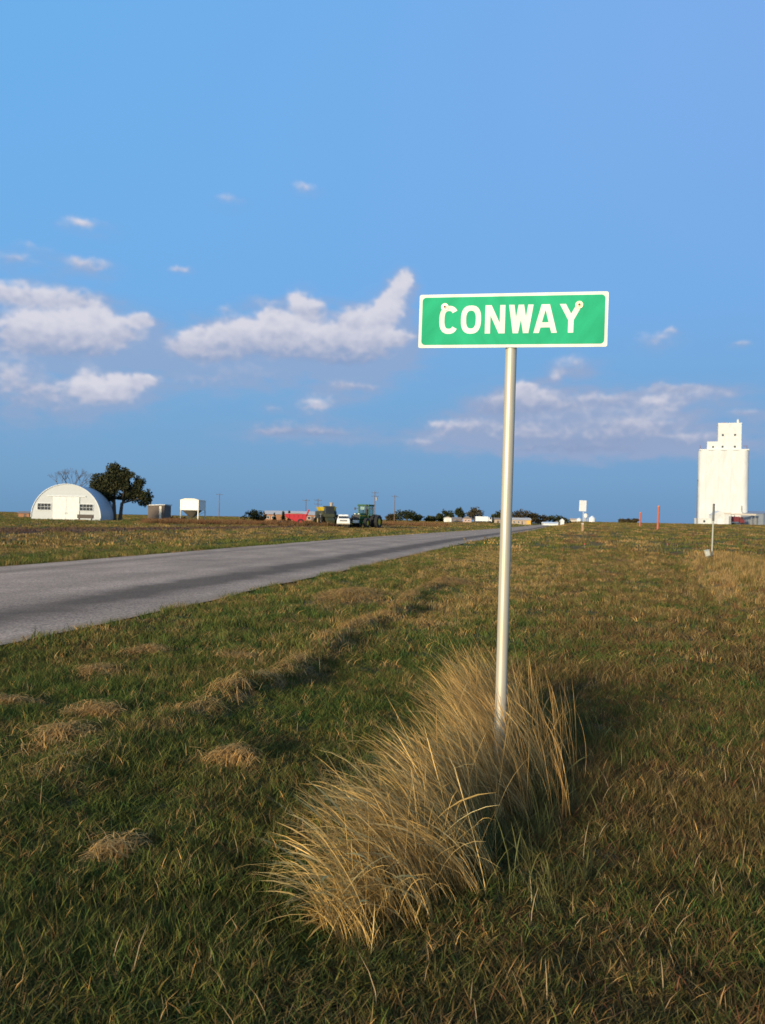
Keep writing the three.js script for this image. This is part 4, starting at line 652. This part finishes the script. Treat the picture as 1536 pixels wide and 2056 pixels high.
// the tall dry grass round the sign post: stems rooted along a strip, bent over by the wind towards the road
function tallGrass(seed, tufts, per, spot, len, bend, width, colors, segs = 7, fan = 0.5) {
  const r = rng(seed), out = [];
  for (let k = 0; k < tufts; k++) {
    const [tx, tz, full] = spot(r), a1 = (r() + r() - 1) * fan * 1.5, bs = (r() - .5) * 34, ls = .78 + .4 * r(), cs = .65 + .6 * r(), cm = r(), rad = .03 + .06 * r(), n = Math.round(per * (.5 + r()));
    for (let i = 0; i < n; i++) {
      const qa = r() * 6.283, qr = Math.sqrt(r()) * rad, x = tx + qr * Math.cos(qa), z = tz + qr * Math.sin(qa), wild = r() < .22;
      const L = lerp(len[0], len[1], Math.pow(r(), 0.9)) * ls * (wild ? 1.18 : 1), a0 = Math.PI + a1 + (r() + r() - 1) * fan * (wild ? 2.2 : .8) - Math.sin(qa) * .25, b0 = R(bend[0] + bs * .6 + (r() - .5) * 22), b1 = R(bend[1] + bs + (r() - .5) * (wild ? 60 : 34));
      const P = [[x, ground(x, z) - .02, z]]; let dirA = a0; const kink = r() < .12 ? 1 + Math.floor(r() * (segs - 2)) : -1, ka = (r() - .5) * 1.6;
      for (let s = 0; s < segs; s++) { const t = (s + .5) / segs, th = lerp(b0, b1, Math.pow(t, 1.25)) + (kink >= 0 && s >= kink ? Math.abs(ka) * .6 : 0), l = L / segs, q = P[s]; dirA += (r() - .5) * .16 + (s === kink ? ka : 0); P.push([q[0] + Math.sin(th) * Math.cos(dirA) * l, Math.max(q[1] + Math.cos(th) * l, ground(q[0], q[2]) + .01), q[2] - Math.sin(th) * Math.sin(dirA) * l]); }
      const f = r() * 6.283, tone = cs * (.62 + .7 * r()); out.push({ p: P, w: width * (.5 + .9 * r()), c: mix3(colors[0], colors[1], clamp(cm * .6 + r() * .5, 0, 1)).map((c) => c * tone), side: [Math.cos(f) * .55, .25, Math.sin(f)], head: r() < .22 });
      if (r() < .1) P.length = 3 + Math.floor(r() * (segs - 3));                // snapped stems
    }
  }
  return out;
}
{
  const g = tag(new THREE.Group(), 'tall windblown dry grass left standing round the sign post', 'tall grass', null, 'stuff'); g.name = 'tall_dry_grass'; scene.add(g);
  const add = (name, list) => { const m = new THREE.Mesh(ribbons(list), bladeMat); m.name = name; m.castShadow = m.receiveShadow = true; m.userData.kind = 'stuff'; g.add(m); };
  const strip = (u0, u1, va, vb, wa, wb) => (r) => { const t = r(), u = lerp(u0, u1, t), v = lerp(va, vb, t) + (r() + r() - 1) * lerp(wa, wb, t); return [...fromUV(u, v), 1 - .3 * Math.abs(t - .5)]; };
  const gold = [[.36, .23, .075], [.66, .44, .155]], buff = [[.31, .20, .075], [.60, .395, .145]], brown = [[.29, .18, .07], [.56, .36, .135]], rusty = [[.28, .165, .065], [.52, .325, .12]], greenish = [[.06, .075, .025], [.14, .13, .05]];
  add('golden_stems', tallGrass(601, 54, 26, strip(2.82, 3.8, -.66, -.54, .17, .26), [.26, .50], [16, 90], .0044, gold, 8, 1.1));
  add('buff_stems', tallGrass(602, 84, 23, strip(3.15, 5.2, -.50, -.28, .24, .36), [.34, .64], [22, 66], .0044, buff, 7, .8));
  add('brown_stems', tallGrass(603, 62, 22, strip(4.1, 6.7, -.32, -.42, .32, .32), [.28, .58], [18, 60], .0044, brown, 6, .8));
  add('rust_stems', tallGrass(604, 24, 16, strip(4.3, 6.0, -.12, -.24, .2, .26), [.3, .6], [8, 40], .0042, rusty, 6, .7));
  add('straw_crest', tallGrass(605, 30, 30, strip(5.6, 6.9, -.50, -.50, .28, .22), [.34, .6], [14, 58], .0040, buff, 6, .6));
  add('green_base', tallGrass(606, 80, 20, strip(3.2, 6.2, -.30, -.15, .42, .45), [.12, .3], [8, 50], .004, greenish, 4, 2));
}
// stray pale seed stalks among the mown grass
{
  const r = rng(88), out = [];
  for (let i = 0; i < 620; i++) { const d = lerp(2.0, 9, r()), a = R((r() * 2 - 1) * 36), x = d * Math.sin(a), z = -d * Math.cos(a), v = toV(x, z); if (onRoad(x, z, .1) || r() > .25 + .75 * sstep(-1.6, .4, v)) continue; const L = .07 + .10 * r(), th = r() * 6.283, k = .1 + .5 * r(), y = ground(x, z), P = []; for (let s = 0; s <= 3; s++) { const t = s / 3; P.push([x + Math.cos(th) * k * L * t * t, y + L * t * (1 - .2 * k * t), z + Math.sin(th) * k * L * t * t]); } out.push({ p: P, w: .0028, c: mix3([.20, .14, .08], [.36, .27, .16], r()), side: [Math.sin(a + 1.5) * .3 + .8, 0, .4] }); }
  ribbonThing('seed_stalks', out, 'scattered pale dry stalks sticking out of the mown grass', 'dry stalks', 'stuff');
}
renderer.render(scene, camera);
